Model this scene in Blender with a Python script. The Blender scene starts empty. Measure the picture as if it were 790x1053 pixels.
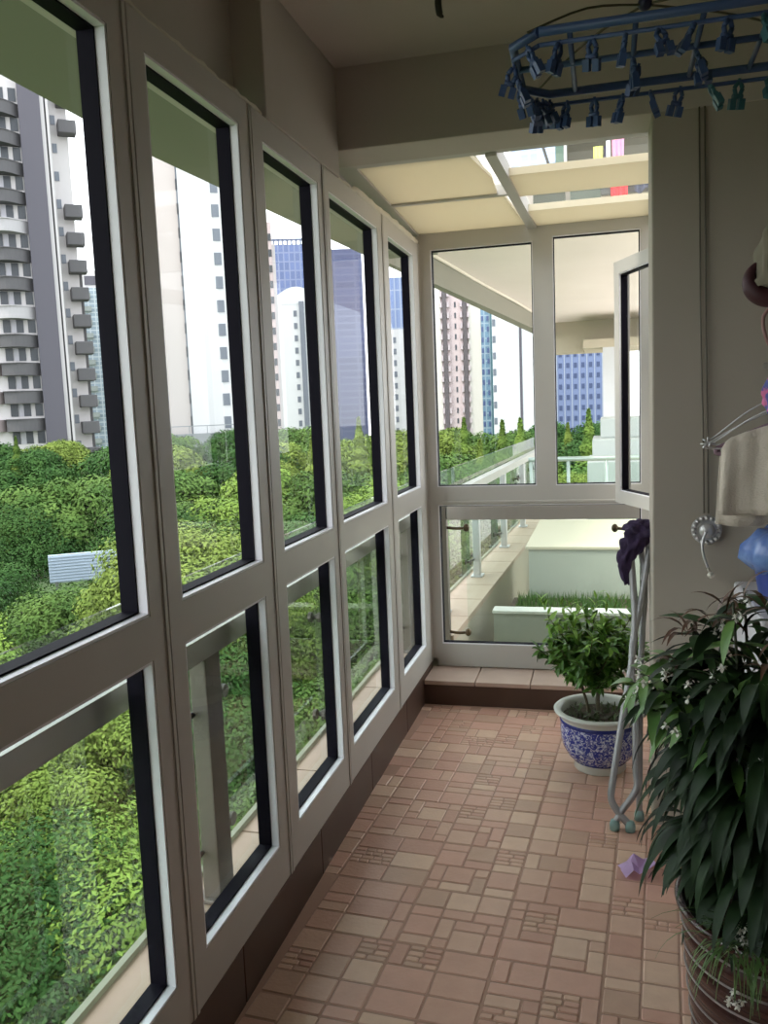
import bpy, bmesh, math, random
import numpy as np
from mathutils import Vector, Matrix
R = math.radians
PI = math.pi
col = bpy.context.scene.collection
rnd = random.Random(7)

# ------------------------------------------------------------------ materials
MATS = {}
def mat(name, color=(.8, .8, .8), rough=.5, metal=0, spec=.5, noise=None, bump=None, coat=0, trans=0, objvar=0, sheen=0):
    if name in MATS: return MATS[name]
    m = bpy.data.materials.new(name); m.use_nodes = True
    nt = m.node_tree; b = nt.nodes['Principled BSDF']
    b.inputs['Base Color'].default_value = (*color, 1)
    b.inputs['Roughness'].default_value = rough
    b.inputs['Metallic'].default_value = metal
    b.inputs['Specular IOR Level'].default_value = spec
    b.inputs['Coat Weight'].default_value = coat
    tc = nt.nodes.new('ShaderNodeTexCoord')
    last = None
    if noise:
        c2, scale, contrast = noise
        n = nt.nodes.new('ShaderNodeTexNoise'); n.inputs['Scale'].default_value = scale; n.inputs['Detail'].default_value = 5
        nt.links.new(tc.outputs['Object'], n.inputs['Vector'])
        r = nt.nodes.new('ShaderNodeValToRGB')
        r.color_ramp.elements[0].position = .5 - contrast; r.color_ramp.elements[1].position = .5 + contrast
        r.color_ramp.elements[0].color = (*color, 1); r.color_ramp.elements[1].color = (*c2, 1)
        nt.links.new(n.outputs['Fac'], r.inputs['Fac']); last = r.outputs['Color']
        nt.links.new(last, b.inputs['Base Color'])
    if objvar:
        oi = nt.nodes.new('ShaderNodeObjectInfo')
        h = nt.nodes.new('ShaderNodeHueSaturation')
        mr = nt.nodes.new('ShaderNodeMapRange'); mr.inputs['To Min'].default_value = 1 - objvar; mr.inputs['To Max'].default_value = 1 + objvar
        nt.links.new(oi.outputs['Random'], mr.inputs['Value']); nt.links.new(mr.outputs['Result'], h.inputs['Value'])
        if last is None: h.inputs['Color'].default_value = (*color, 1)
        else: nt.links.new(last, h.inputs['Color'])
        nt.links.new(h.outputs['Color'], b.inputs['Base Color'])
    if bump:
        bs, st = bump
        n = nt.nodes.new('ShaderNodeTexNoise'); n.inputs['Scale'].default_value = bs; n.inputs['Detail'].default_value = 6
        nt.links.new(tc.outputs['Object'], n.inputs['Vector'])
        bp = nt.nodes.new('ShaderNodeBump'); bp.inputs['Strength'].default_value = st; bp.inputs['Distance'].default_value = .01
        nt.links.new(n.outputs['Fac'], bp.inputs['Height']); nt.links.new(bp.outputs['Normal'], b.inputs['Normal'])
    MATS[name] = m
    return m

def glass_mat(name, tint, refl=1.0, rough=.0, ior=1.45):
    m = bpy.data.materials.new(name); m.use_nodes = True; nt = m.node_tree
    nt.nodes.clear()
    out = nt.nodes.new('ShaderNodeOutputMaterial'); mix = nt.nodes.new('ShaderNodeMixShader')
    t = nt.nodes.new('ShaderNodeBsdfTransparent'); t.inputs['Color'].default_value = (*tint, 1)
    g = nt.nodes.new('ShaderNodeBsdfGlossy'); g.inputs['Roughness'].default_value = rough
    fr = nt.nodes.new('ShaderNodeFresnel'); fr.inputs['IOR'].default_value = ior
    mu = nt.nodes.new('ShaderNodeMath'); mu.operation = 'MULTIPLY'; mu.inputs[1].default_value = refl
    # only the outer skin of the pane mirrors; the back of each skin lets light straight out
    ge = nt.nodes.new('ShaderNodeNewGeometry'); inv = nt.nodes.new('ShaderNodeMath'); inv.operation = 'SUBTRACT'; inv.inputs[0].default_value = 1
    m2 = nt.nodes.new('ShaderNodeMath'); m2.operation = 'MULTIPLY'
    nt.links.new(ge.outputs['Backfacing'], inv.inputs[1]); nt.links.new(fr.outputs[0], mu.inputs[0])
    nt.links.new(mu.outputs[0], m2.inputs[0]); nt.links.new(inv.outputs[0], m2.inputs[1]); nt.links.new(m2.outputs[0], mix.inputs['Fac'])
    nt.links.new(t.outputs[0], mix.inputs[1]); nt.links.new(g.outputs[0], mix.inputs[2])
    nt.links.new(mix.outputs[0], out.inputs['Surface'])
    MATS[name] = m
    return m

frame_m = mat('white_frame', (.53, .50, .465), .4, noise=((.57, .54, .50), 3, .3), spec=.3)
bead_m = mat('white_bead', (.86, .84, .87), .35)
gasket_m = mat('dark_gasket', (.0045, .003, .009), .7, spec=.15)
plaster_m = mat('cream_plaster', (.54, .485, .43), .85, noise=((.47, .42, .365), 1.3, .3), bump=(60, .05))
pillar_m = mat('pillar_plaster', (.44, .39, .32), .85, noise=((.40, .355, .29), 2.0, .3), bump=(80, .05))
soffit_m = mat('soffit_plaster', (.84, .76, .70), .9, noise=((.76, .68, .62), .9, .3))
fascia_m = mat('grey_green_fascia', (.275, .265, .215), .8, noise=((.25, .24, .195), .6, .3))
curb_m = mat('brown_tile', (.075, .040, .028), .45, noise=((.10, .055, .038), 7, .3))
caulk_m = mat('caulk', (.72, .67, .56), .8, bump=(50, .4))
glass_m = glass_mat('window_glass', (.975, .985, .98), .5)
rail_glass_m = glass_mat('rail_glass', (.93, .97, .95), 1.2)
steel_m = mat('steel', (.55, .55, .55), .32, .9)
brown_metal_m = mat('brown_grey_metal', (.20, .17, .14), .45, .35)
ledge_m = mat('ledge_tile', (.42, .31, .22), .6, noise=((.48, .37, .27), 9, .3))
tread_m = mat('tread_tile', (.50, .36, .29), .35, noise=((.60, .45, .37), 9, .3))
white_wall_m = mat('outdoor_white_wall', (.36, .35, .29), .85, noise=((.31, .31, .26), 2.0, .3))
cream_m = mat('outdoor_cream_wall', (.50, .44, .33), .85, noise=((.44, .39, .30), 2.5, .3))
grass_m = mat('grass', (.05, .12, .02), .9, noise=((.09, .17, .03), 12, .3))
soil_m = mat('soil', (.045, .03, .02), .95, noise=((.09, .06, .035), 30, .3), bump=(60, .8))
ground_m = mat('ground_green', (.035, .07, .018), .95, noise=((.06, .10, .03), .3, .3))

# ------------------------------------------------------------------ mesh helpers
def link(name, bm, m, parent=None, smooth=False, loc=None):
    me = bpy.data.meshes.new(name); bm.to_mesh(me); bm.free()
    if smooth:
        for p in me.polygons: p.use_smooth = True
    ms = m if isinstance(m, (list, tuple)) else [m]
    for k in ms: me.materials.append(k)
    o = bpy.data.objects.new(name, me); col.objects.link(o)
    if loc: o.location = loc
    if parent: o.parent = parent
    return o
def tag(o, label=None, cat=None, group=None, kind=None):
    if label: o['label'] = label
    if cat: o['category'] = cat
    if group: o['group'] = group
    if kind: o['kind'] = kind
    return o
def empty(name, loc=(0, 0, 0), rz=0, label=None, cat=None, group=None, kind=None, parent=None):
    o = bpy.data.objects.new(name, None); col.objects.link(o); o.location = loc; o.rotation_euler.z = rz
    o.empty_display_size = .1
    if parent: o.parent = parent
    return tag(o, label, cat, group, kind)
def struct(name, bm, m, smooth=False):
    return tag(link(name, bm, m, None, smooth), kind='structure')
def box(bm, x0, x1, y0, y1, z0, z1, mi=0, bev=0):
    v = [bm.verts.new((x, y, z)) for z in (z0, z1) for y in (y0, y1) for x in (x0, x1)]
    fs = [bm.faces.new([v[i] for i in q]) for q in ((0, 2, 3, 1), (4, 5, 7, 6), (0, 1, 5, 4), (2, 6, 7, 3), (0, 4, 6, 2), (1, 3, 7, 5))]
    for f in fs: f.material_index = mi
    if bev:
        es = list({e for f in fs for e in f.edges})
        bmesh.ops.bevel(bm, geom=es, offset=bev, segments=2, affect='EDGES', profile=.5)
    return fs
def B(*a, **k):
    bm = bmesh.new(); box(bm, *a, **k); return bm
def quad(bm, a, b, c, d, mi=0):
    f = bm.faces.new([bm.verts.new(p) for p in (a, b, c, d)]); f.material_index = mi; return f
def prism(bm, pts, z0, z1, mi=0):
    lo = [bm.verts.new((*p, z0)) for p in pts]; hi = [bm.verts.new((*p, z1)) for p in pts]
    n = len(pts)
    fs = [bm.faces.new(lo[::-1]), bm.faces.new(hi)]
    for i in range(n): fs.append(bm.faces.new((lo[i], lo[(i + 1) % n], hi[(i + 1) % n], hi[i])))
    for f in fs: f.material_index = mi
def tube(bm, pts, r, seg=8, mi=0, cap=True):
    pts = [Vector(p) for p in pts]; n = len(pts)
    rs = r if isinstance(r, (list, tuple)) else [r] * n
    t0 = (pts[1] - pts[0]).normalized()
    up = Vector((0, 0, 1)) if abs(t0.z) < .9 else Vector((1, 0, 0))
    s = t0.cross(up).normalized(); rings = []
    for i, p in enumerate(pts):
        t = ((pts[min(i + 1, n - 1)] - p).normalized() + (p - pts[max(i - 1, 0)]).normalized())
        t = t.normalized() if t.length > 1e-6 else t0
        s = (s - t * s.dot(t)).normalized(); w = t.cross(s)
        rings.append([bm.verts.new(p + (s * math.cos(a) + w * math.sin(a)) * rs[i]) for a in [2 * PI * k / seg for k in range(seg)]])
    for i in range(n - 1):
        for k in range(seg):
            f = bm.faces.new((rings[i][k], rings[i][(k + 1) % seg], rings[i + 1][(k + 1) % seg], rings[i + 1][k])); f.material_index = mi; f.smooth = True
    if cap:
        bm.faces.new(rings[0][::-1]).material_index = mi; bm.faces.new(rings[-1]).material_index = mi
def smooth_pts(P, n=6):
    P = [Vector(p) for p in P]; out = []
    for i in range(len(P) - 1):
        p0 = P[max(i - 1, 0)]; p1 = P[i]; p2 = P[i + 1]; p3 = P[min(i + 2, len(P) - 1)]
        for k in range(n):
            t = k / n
            out.append(.5 * ((2 * p1) + (p2 - p0) * t + (2 * p0 - 5 * p1 + 4 * p2 - p3) * t * t + (3 * p1 - p0 - 3 * p2 + p3) * t ** 3))
    out.append(P[-1]); return out
def lathe(bm, prof, seg=48, mi=0, c=(0, 0, 0), close=False):
    rings = []
    for r, z in prof:
        rings.append([bm.verts.new((c[0] + r * math.cos(2 * PI * k / seg), c[1] + r * math.sin(2 * PI * k / seg), c[2] + z)) for k in range(seg)])
    for i in range(len(prof) - 1):
        for k in range(seg):
            f = bm.faces.new((rings[i][k], rings[i][(k + 1) % seg], rings[i + 1][(k + 1) % seg], rings[i + 1][k])); f.smooth = True; f.material_index = mi
    if close: bm.faces.new(rings[0][::-1]); bm.faces.new(rings[-1])
def sphere(bm, c, r, sc=(1, 1, 1), u=12, v=8, mi=0):
    g = bmesh.ops.create_uvsphere(bm, u_segments=u, v_segments=v, radius=r)
    for q in g['verts']: q.co = Vector((q.co.x * sc[0] + c[0], q.co.y * sc[1] + c[1], q.co.z * sc[2] + c[2]))
    for f in {f for q in g['verts'] for f in q.link_faces}: f.smooth = True; f.material_index = mi

# ------------------------------------------------------------------ the setting: floor
A = -.877                       # inner face of the window wall
FY0, FY1 = -1.2, 3.97
XR = 1.25
def stone_material(name, c1, c2, rough):
    m = mat(name, c1, rough, noise=(c2, 22, .28), bump=(90, .12)); return m
stone_cols = [((.66, .385, .285), (.60, .335, .245)), ((.70, .445, .325), (.64, .39, .285)), ((.62, .345, .255), (.56, .305, .225)),
              ((.76, .52, .375), (.69, .45, .325)), ((.69, .39, .295), (.62, .345, .255)), ((.60, .37, .265), (.54, .33, .235))]
stone_ms = [stone_material('floor_stone_%d' % i, *c, .33) for i, c in enumerate(stone_cols)]
grout_m = mat('grout', (.44, .26, .19), .8)
def make_floor():
    bm = bmesh.new()
    box(bm, A - .05, XR, FY0, FY1 + .25, -.2, -.0026, 6)
    T = .2772; th = R(3.53); ct, st = math.cos(th), math.sin(th)
    U = T / 6
    def region(x, y, w, h, out, rr):
        # split a tile (in units) into stones
        if (w <= 2 and h <= 2) or (w * h <= 6 and w <= 3 and h <= 2 and rr.random() < .75):
            if w * h >= 3 and rr.random() < .13:
                k = 2 * h if w >= h else h
                rows = max(2, int(h * 2))
                for j in range(rows):
                    n = max(2, int(w * 1.4)); cuts = [0] + sorted((i + rr.uniform(-.25, .25)) / n for i in range(1, n)) + [1]
                    for a, b in zip(cuts, cuts[1:]): out.append((x + a * w, y + j * h / rows, (b - a) * w, h / rows))
            else: out.append((x, y, w, h))
            return
        if w >= h:
            c = rr.choice([k for k in range(1, w)]) if w < 4 else rr.choice([2, 3, w - 2])
            region(x, y, c, h, out, rr); region(x + c, y, w - c, h, out, rr)
        else:
            c = rr.choice([k for k in range(1, h)]) if h < 4 else rr.choice([2, 3, h - 2])
            region(x, y, w, c, out, rr); region(x, y + c, w, h - c, out, rr)
    rr = random.Random(3)
    for i in range(-5, 10):
        for j in range(-7, 18):
            out = []; region(0, 0, 6, 6, out, rr)
            base = rr.choice([0, 0, 1, 1, 4])
            for (x, y, w, h) in out:
                g = .0016 if min(w, h) > .8 else .0011
                e0 = .0012
                gx0 = e0 if x == 0 else 0; gy0 = e0 if y == 0 else 0
                X0 = i * T + x * U + g + gx0; X1 = i * T + (x + w) * U - g - (e0 if x + w >= 5.99 else 0)
                Y0 = j * T + y * U + g + gy0; Y1 = j * T + (y + h) * U - g - (e0 if y + h >= 5.99 else 0)
                ox, oy = -.690, .17
                mi = rr.choice([base, base, 0, 1, 2, 3, 4, 5]) if min(w, h) > .8 else rr.choice([0, 1, 5, 2, 1])
                b = min(.0035, (X1 - X0) * .2, (Y1 - Y0) * .2)
                c = .004
                def P(u, v, z): return (ox + u * ct + v * st, oy - u * st + v * ct, z)
                cx, cy = P((X0 + X1) / 2, (Y0 + Y1) / 2, 0)[:2]
                if cx < A + .0 or cx > XR or cy < FY0 or cy > FY1 - .01: continue
                zt = rr.uniform(-.0006, .0006)
                def clampA(p): return (max(p[0], A), min(p[1], FY1), p[2])
                lo = [(X0 + c, Y0), (X1 - c, Y0), (X1, Y0 + c), (X1, Y1 - c), (X1 - c, Y1), (X0 + c, Y1), (X0, Y1 - c), (X0, Y0 + c)]
                hi = [(X0 + c + b * .4, Y0 + b), (X1 - c - b * .4, Y0 + b), (X1 - b, Y0 + c + b * .4), (X1 - b, Y1 - c - b * .4), (X1 - c - b * .4, Y1 - b), (X0 + c + b * .4, Y1 - b), (X0 + b, Y1 - c - b * .4), (X0 + b, Y0 + c + b * .4)]
                L = [bm.verts.new(clampA(P(u, v, -.0030))) for u, v in lo]; H = [bm.verts.new(clampA(P(u, v, zt - .0006))) for u, v in hi]
                f = bm.faces.new(H); f.material_index = mi
                for k in range(8):
                    f = bm.faces.new((L[k], L[(k + 1) % 8], H[(k + 1) % 8], H[k])); f.material_index = mi
    return bm
struct('floor', make_floor(), stone_ms + [grout_m])

# curb under the window wall and the step at the far end
bm = bmesh.new()
y = FY0
while y < 4.2:
    y1 = min(y + .6, 4.2); box(bm, -1.06, A, y + .0015, y1 - .0015, -.1, .148, bev=.002); y = y1
struct('baseboard_left', bm, curb_m)
bm = bmesh.new()
for x0, x1 in ((A, -.625), (-.625, -.36), (-.36, -.05), (-.05, .26), (.26, .6)):
    box(bm, x0 + .002, x1 - .002, FY1, 4.285, .098, .120, 0, bev=.003)
box(bm, A, .6, FY1 + .006, 4.28, -.1, .098, 1)
struct('trim_1', bm, [tread_m, curb_m])

# ceiling, beam, lintel, pilaster, pillar, walls
struct('ceiling', B(-.97, XR + .1, FY0 - .1, 3.0, 2.59, 2.75), plaster_m)
bm = bmesh.new(); box(bm, -.97, XR + .1, 2.90, 3.10, 2.325, 2.60, bev=.004)
struct('trim_2', bm, plaster_m)                          # the beam
bm = bmesh.new(); box(bm, -1.06, -.962, FY0, 4.3, 2.24, 2.60); box(bm, -.97, -.872, 2.25, 2.905, 2.238, 2.60, bev=.004)
struct('wall_left', bm, plaster_m)
struct('wall_pillar', B(.145, XR + .1, 2.905, 3.12, -.05, 2.33, bev=.006), pillar_m)
bm = bmesh.new(); box(bm, .30, XR + .1, 3.12, 3.44, -.05, 2.33); box(bm, .62, .72, 3.44, 4.3, -.05, 2.33)
struct('wall_right_far', bm, plaster_m)
room_m = mat('room_wall', (.20, .165, .14), .85, noise=((.16, .13, .11), 2, .3))
struct('wall_right', B(XR, XR + .1, FY0 - .1, 2.91, -.05, 2.6), room_m)
struct('wall_back', B(-1.06, XR + .1, FY0 - .1, FY0, -.05, 2.6), room_m)
# lumpy caulk line over the window frames
bm = bmesh.new()
pts = []; rr = random.Random(5); yy = 1.0
while yy < 4.19:
    pts.append((A - .012 + rr.uniform(-.003, .003), yy, 2.247 + rr.uniform(-.003, .003))); yy += .03
tube(bm, pts, [.007 + (.014 if p[1] > 3.1 else 0) * rr.uniform(.5, 1) for p in pts], 8)
struct('trim_3', bm, caulk_m, smooth=True)

# ------------------------------------------------------------------ left window wall
ZB, ZM2, ZM1, ZT, ZTOP, ZBOT = .2635, .9706, 1.0605, 2.170, 2.236, .150
bays = [(-1.13, -.62, -1.2, -.555), (-.49, .15, -.555, .21), (.27, .79, .21, .85), (.92, 1.483, .85, 1.549), (1.615, 2.068, 1.549, 2.143), (2.219, 2.670, 2.143, 2.728),
        (2.785, 3.406, 2.728, 3.49), (3.578, 4.066, 3.49, 4.199)]
XO = -.9375
def rect_frame(bm, Y, Z, x0, x1, mi=0, plane='x'):
    """faces between outer rect and inner openings made of four boxes; Y=(y0,yi0,yi1,y1) Z=(z0,zi0,zi1,z1)"""
    y0, a, b, y1 = Y; z0, c, d, z1 = Z
    for q in ((y0, a, z0, z1), (b, y1, z0, z1), (a, b, z0, c), (a, b, d, z1)):
        if q[1] - q[0] > 1e-4 and q[3] - q[2] > 1e-4:
            if plane == 'x': box(bm, x0, x1, q[0], q[1], q[2], q[3], mi)
            else: box(bm, q[0], q[1], x0, x1, q[2], q[3], mi)
def pane_parts(win, a, b, c, d, xin, sign=-1, plane='x', bw=.006, w1=.022, w2=.036):
    """white bead, dark gasket and glass of one pane set in the opening a..b, c..d"""
    def rf(Y, Z, x0, x1, name, m):
        bm = bmesh.new(); rect_frame(bm, Y, Z, min(x0, x1), max(x0, x1), 0, plane); return link(name, bm, m, win)
    e = .0004
    rf((a + e, a + bw, b - bw, b - e), (c + e, c + bw, d - bw, d - e), xin + sign * .0015, xin + sign * w1, 'bead', bead_m)
    k = bw + .004
    rf((a + e, a + k, b - k, b - e), (c + e, c + k, d - k, d - e), xin + sign * w1, xin + sign * (w1 + w2), 'gasket', gasket_m)
    x0 = xin + sign * (w1 + w2 - .016); x1 = x0 + sign * .006
    x0, x1 = min(x0, x1), max(x0, x1)
    k2 = k - .003
    bm = bmesh.new()
    if plane == 'x': box(bm, x0, x1, a + k2, b - k2, c + k2, d - k2)
    else: box(bm, a + k2, b - k2, x0, x1, c + k2, d - k2)
    link('glass', bm, glass_m, win)
for i, (l, r, y0, y1) in enumerate(bays):
    w = empty('window_%d' % (i + 1), (0, 0, 0), kind='structure')
    bm = bmesh.new(); g = .0018
    ya, yb = y0 + g, y1 - g
    for q in ((ya, l, ZBOT, ZTOP), (r, yb, ZBOT, ZTOP), (l, r, ZBOT, ZB), (l, r, ZM2, ZM1), (l, r, ZT, ZTOP)):
        box(bm, XO, A, *q)
    # raised lip that runs round each profile edge
    for q in ((ya, ya + .012, ZBOT, ZTOP), (yb - .012, yb, ZBOT, ZTOP)):
        box(bm, A, A + .0035, *q, bev=.0012)
    bmesh.ops.remove_doubles(bm, verts=bm.verts, dist=1e-5)
    link('window_frame', bm, frame_m, w)
    pane_parts(w, l, r, ZM1, ZT, A)
    pane_parts(w, l, r, ZB, ZM2, A)
# the corner post
struct('trim_4', B(XO, -.863, 4.2, 4.29, .125, 2.276, bev=.003), frame_m)

# ------------------------------------------------------------------ end window
w = empty('window_9', (0, 0, 0), kind='structure')
bm = bmesh.new(); YD = 4.20
for q in ((-.863, -.8215, .126, 2.276), (-.3288, -.2373, 1.048, 2.276), (.161, .205, .126, 2.276), (.57, .62, .126, 2.276),
          (-.8215, -.3288, 2.207, 2.276), (-.2373, .161, 2.222, 2.276), (.205, .57, 2.222, 2.276), (-.8215, .161, .957, 1.048), (.205, .57, .957, 1.048), (-.8215, .161, .126, .2416), (.205, .57, .126, .2416)):
    box(bm, q[0], q[1], YD, YD + .07, q[2], q[3])
box(bm, -.80, .155, YD - .006, YD, .966, .978, bev=.002)
link('window_frame', bm, frame_m, w)
for a, b, c, d in ((-.8215, -.3288, 1.048, 2.207), (-.2373, .161, 1.048, 2.222), (.205, .57, 1.048, 2.222), (-.8215, .161, .2416, .957), (.205, .57, .2416, .957)):
    pane_parts(w, a, b, c, d, YD, +1, 'y', .004, .012, .03)

# open casement sash beside the pillar
sw = empty('window_10', (.063, 4.03, 0), kind='structure')
ang = math.atan2(-.929, .371); sw.rotation_euler.z = ang
bm = bmesh.new()
for q in ((0, .052, .985, 2.05), (.548, .60, .985, 2.05), (.052, .548, .985, 1.04), (.052, .548, 1.995, 2.05)):
    box(bm, q[0], q[1], -.025, .025, q[2], q[3])
link('window_frame', bm, frame_m, sw)
pane_parts(sw, .052, .548, 1.04, 1.995, -.025, +1, 'y', .004, .008, .03)
bm = bmesh.new(); box(bm, .598, .615, -.012, .012, 1.2, 1.3); box(bm, .598, .615, -.012, .012, 1.75, 1.85)
link('hinge', bm, steel_m, sw)

# ------------------------------------------------------------------ glazed lean-to roof over the far end
w = empty('window_11', (0, 0, 0), kind='structure')
def slope(bm):
    for v in bm.verts: v.co.z += -.0454 * (v.co.y - 3.12)
    return bm
zr = 2.325
bm = bmesh.new()
box(bm, -.95, .62, 3.095, 3.135, zr, zr + .055)
box(bm, -.95, -.875, 3.13, 4.2, zr, zr + .05)
box(bm, .20, .26, 3.12, 4.2, zr - .02, zr + .04)
prism(bm, [(-.402, 3.12), (-.362, 3.12), (-.308, 4.21), (-.350, 4.21)], zr - .012, zr + .045)
box(bm, -.875, -.37, 3.65, 3.675, zr + .001, zr + .045)
slope(bm); box(bm, -.95, .62, 4.20, 4.27, 2.276, 2.33)
link('roof_frame', bm, frame_m, w)
bm = bmesh.new()
box(bm, -.875, -.385, 3.135, 3.65, zr + .030, zr + .036); box(bm, -.875, -.36, 3.675, 4.2, zr + .030, zr + .036)
link('glass', slope(bm), glass_m, w)
bm = bmesh.new(); box(bm, -.36, .20, 3.135, 4.2, zr + .042, zr + .048)
link('glass', slope(bm), glass_m, w)
panel_m = mat('cream_roof_panel', (.74, .68, .56), .6, noise=((.70, .64, .52), 2, .3))
pn = panel_m.node_tree; tr = pn.nodes.new('ShaderNodeBsdfTranslucent'); tr.inputs['Color'].default_value = (.80, .72, .56, 1)
ms = pn.nodes.new('ShaderNodeMixShader'); ms.inputs['Fac'].default_value = .38
pn.links.new(pn.nodes['Principled BSDF'].outputs[0], ms.inputs[1]); pn.links.new(tr.outputs[0], ms.inputs[2]); pn.links.new(ms.outputs[0], pn.nodes['Material Output'].inputs['Surface'])
for q in ([(-.36, 3.395), (.20, 3.395), (.20, 3.69), (-.345, 3.69)], [(-.325, 3.925), (.20, 3.925), (.20, 4.2), (-.305, 4.2)],
          ):
    bm = bmesh.new(); prism(bm, q, zr - .002, zr + .026)
    link('roof_panel', slope(bm), panel_m, w)
for q in ([(-.873, 3.14), (-.466, 3.14), (-.420, 3.44), (-.425, 3.648), (-.873, 3.648)], [(-.873, 3.678), (-.405, 3.678), (-.381, 3.95), (-.36, 4.198), (-.873, 4.198)]):
    bm = bmesh.new(); prism(bm, q, zr + .008, zr + .022); link('roof_panel', slope(bm), panel_m, w)

# ------------------------------------------------------------------ slab of the floor above, its edge beam, the neighbour's soffit
def skew(Y):   # outer edge line of the slab
    return -1.932 + .068 * (Y - 3.6) if Y > 3.6 else -1.932
bm = bmesh.new()
prism(bm, [(-2.0, -1.5), (-1.0, -1.5), (-1.0, 3.1), (-1.0, 4.6), (-.70, 5.0), (-.64, 6.6), (1.6, 6.6), (1.6, 19), (skew(19), 19), (skew(3.6), 3.6)], 2.85, 3.0)
struct('ceiling_outside', bm, soffit_m)
bm = bmesh.new()
for (ya, yb, w) in ((-1.5, 3.6, .86), (3.6, 6.6, .86), (6.6, 19.0, .05)):
    prism(bm, [(skew(ya), ya), (skew(ya) + w, ya), (skew(yb) + {3.6: .86, 6.6: .50, 19.0: .24}[yb], yb), (skew(yb), yb)], 2.60, 3.02)
struct('trim_5', bm, fascia_m)
bm = bmesh.new()
tube(bm, [(skew(k) + .065 + .0153 * (k - 6.6) + .008 * math.sin(k * 1.7), k, 2.845) for k in np.arange(6.7, 18, .5)], .018, 6)
struct('trim_6', bm, caulk_m, smooth=True)
# roof slab right over the left part: already above; wall above window line
struct('wall_outside_upper', B(-1.06, -.97, -1.5, 3.1, 2.6, 2.86), plaster_m)
bm = bmesh.new()
prism(bm, [(-1.15, 15.8), (1.6, 15.8), (1.6, 16.2), (-1.15, 16.2)], 2.30, 2.86)
prism(bm, [(-.35, 14.6), (1.6, 14.6), (1.6, 15.8), (-.35, 15.8)], 2.30, 2.44)
struct('trim_7', bm, cream_m)
white_col_m = mat('white_column', (.56, .57, .58), .8)
struct('wall_column_outside', B(-.04, .26, 14.6, 15.0, -.6, 2.30), white_col_m)

# ------------------------------------------------------------------ outside ledge, parapet and terrace beyond the end window
def lx(Y, x): return x + (.038 * (Y - 4.2) if Y > 4.2 else 0)
bm = bmesh.new()
ys = [k * .45 for k in range(-3, 27)]
for a, b in zip(ys, ys[1:]):
    a2, b2 = a + .004, b - .004
    for (x0, x1) in (((-1.078, -.967) if a < 4.1 else (-1.078, -.83)),):
        prism(bm, [(lx(a2, x0), a2), (lx(a2, x1), a2), (lx(b2, x1), b2), (lx(b2, x0), b2)], .165, .2)
for a, b, in ((-1.5, 4.2), (4.2, 8.0), (8.0, 12.2)):
    x1 = -.96 if a < 4 else -.845
    prism(bm, [(lx(a, -1.07), a), (lx(a, x1), a), (lx(b, x1), b), (lx(b, -1.07), b)], -.9, .166, 1)
    prism(bm, [(lx(a, -1.095), a), (lx(a, -1.078), a), (lx(b, -1.078), b), (lx(b, -1.095), b)], .15, .215, 2)
struct('trim_8', bm, [ledge_m, cream_m, mat('ledge_lip', (.34, .35, .25), .6)])

# balustrade: one thing; posts, handrail, glass panels and clamps are parts
bal = empty('balustrade', (-1.0, 1.5, .2), label='brown-grey metal and greenish glass balustrade running along the outside ledge behind the left windows', cat='railing')
bo = Vector((1.0, -1.5, -.2))
PY = [-.45, .75, 1.93, 3.05, 4.2, 5.0, 6.15, 7.45, 8.7, 9.9, 11.1]
def pin(bm): 
    for v in bm.verts: v.co += bo
    return bm
for i, py in enumerate(PY):
    bm = bmesh.new(); x = lx(py, -1.0)
    hw = .022
    box(bm, x - .022, x + .026, py - .042, py + .042, .2, .86, bev=.004)
    box(bm, x - .04, x + .045, py - .06, py + .06, .2, .212, bev=.003)
    post = link('post', pin(bm), brown_metal_m if py < 4.5 else steel_m, bal)
    for zz in (.33, .70):
        bm = bmesh.new()
        for s in (-1, 1):
            tube(bm, smooth_pts([(x - .02, py + s * .03, zz), (x - .02, py + s * .10, zz + .005), (x - .045, py + s * .15, zz)], 3), .008, 6)
            for sx in (0, .035):
                g = bmesh.ops.create_cone(bm, cap_ends=True, segments=12, radius1=.019, radius2=.019, depth=.012)
                bmesh.ops.transform(bm, matrix=Matrix.Translation((x - .058 + sx, py + s * .15, zz)) @ Matrix.Rotation(PI / 2, 4, 'Y'), verts=g['verts'])
        link('clamp', pin(bm), mat('dark_clamp', (.10, .085, .07), .4, .6), post)
    if i + 1 < len(PY):
        y2 = PY[i + 1]; xa, xb = lx(py, -1.045), lx(y2, -1.045)
        bm = bmesh.new(); prism(bm, [(xa - .004, py + .008), (xa + .004, py + .008), (xb + .004, y2 - .008), (xb - .004, y2 - .008)], .235, 1.045)
        link('glass_panel', pin(bm), rail_glass_m, bal)
bm = bmesh.new()
for a, b in ((-1.5, 4.2), (4.2, 11.5)):
    xa, xb = lx(a, -1.0), lx(b, -1.0)
    prism(bm, [(xa - .03, a), (xa + .035, a), (xb + .035, b), (xb - .03, b)], .852, .91)
link('handrail', pin(bm), mat('handrail_metal', (.42, .40, .36), .35, .5), bal)

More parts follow.
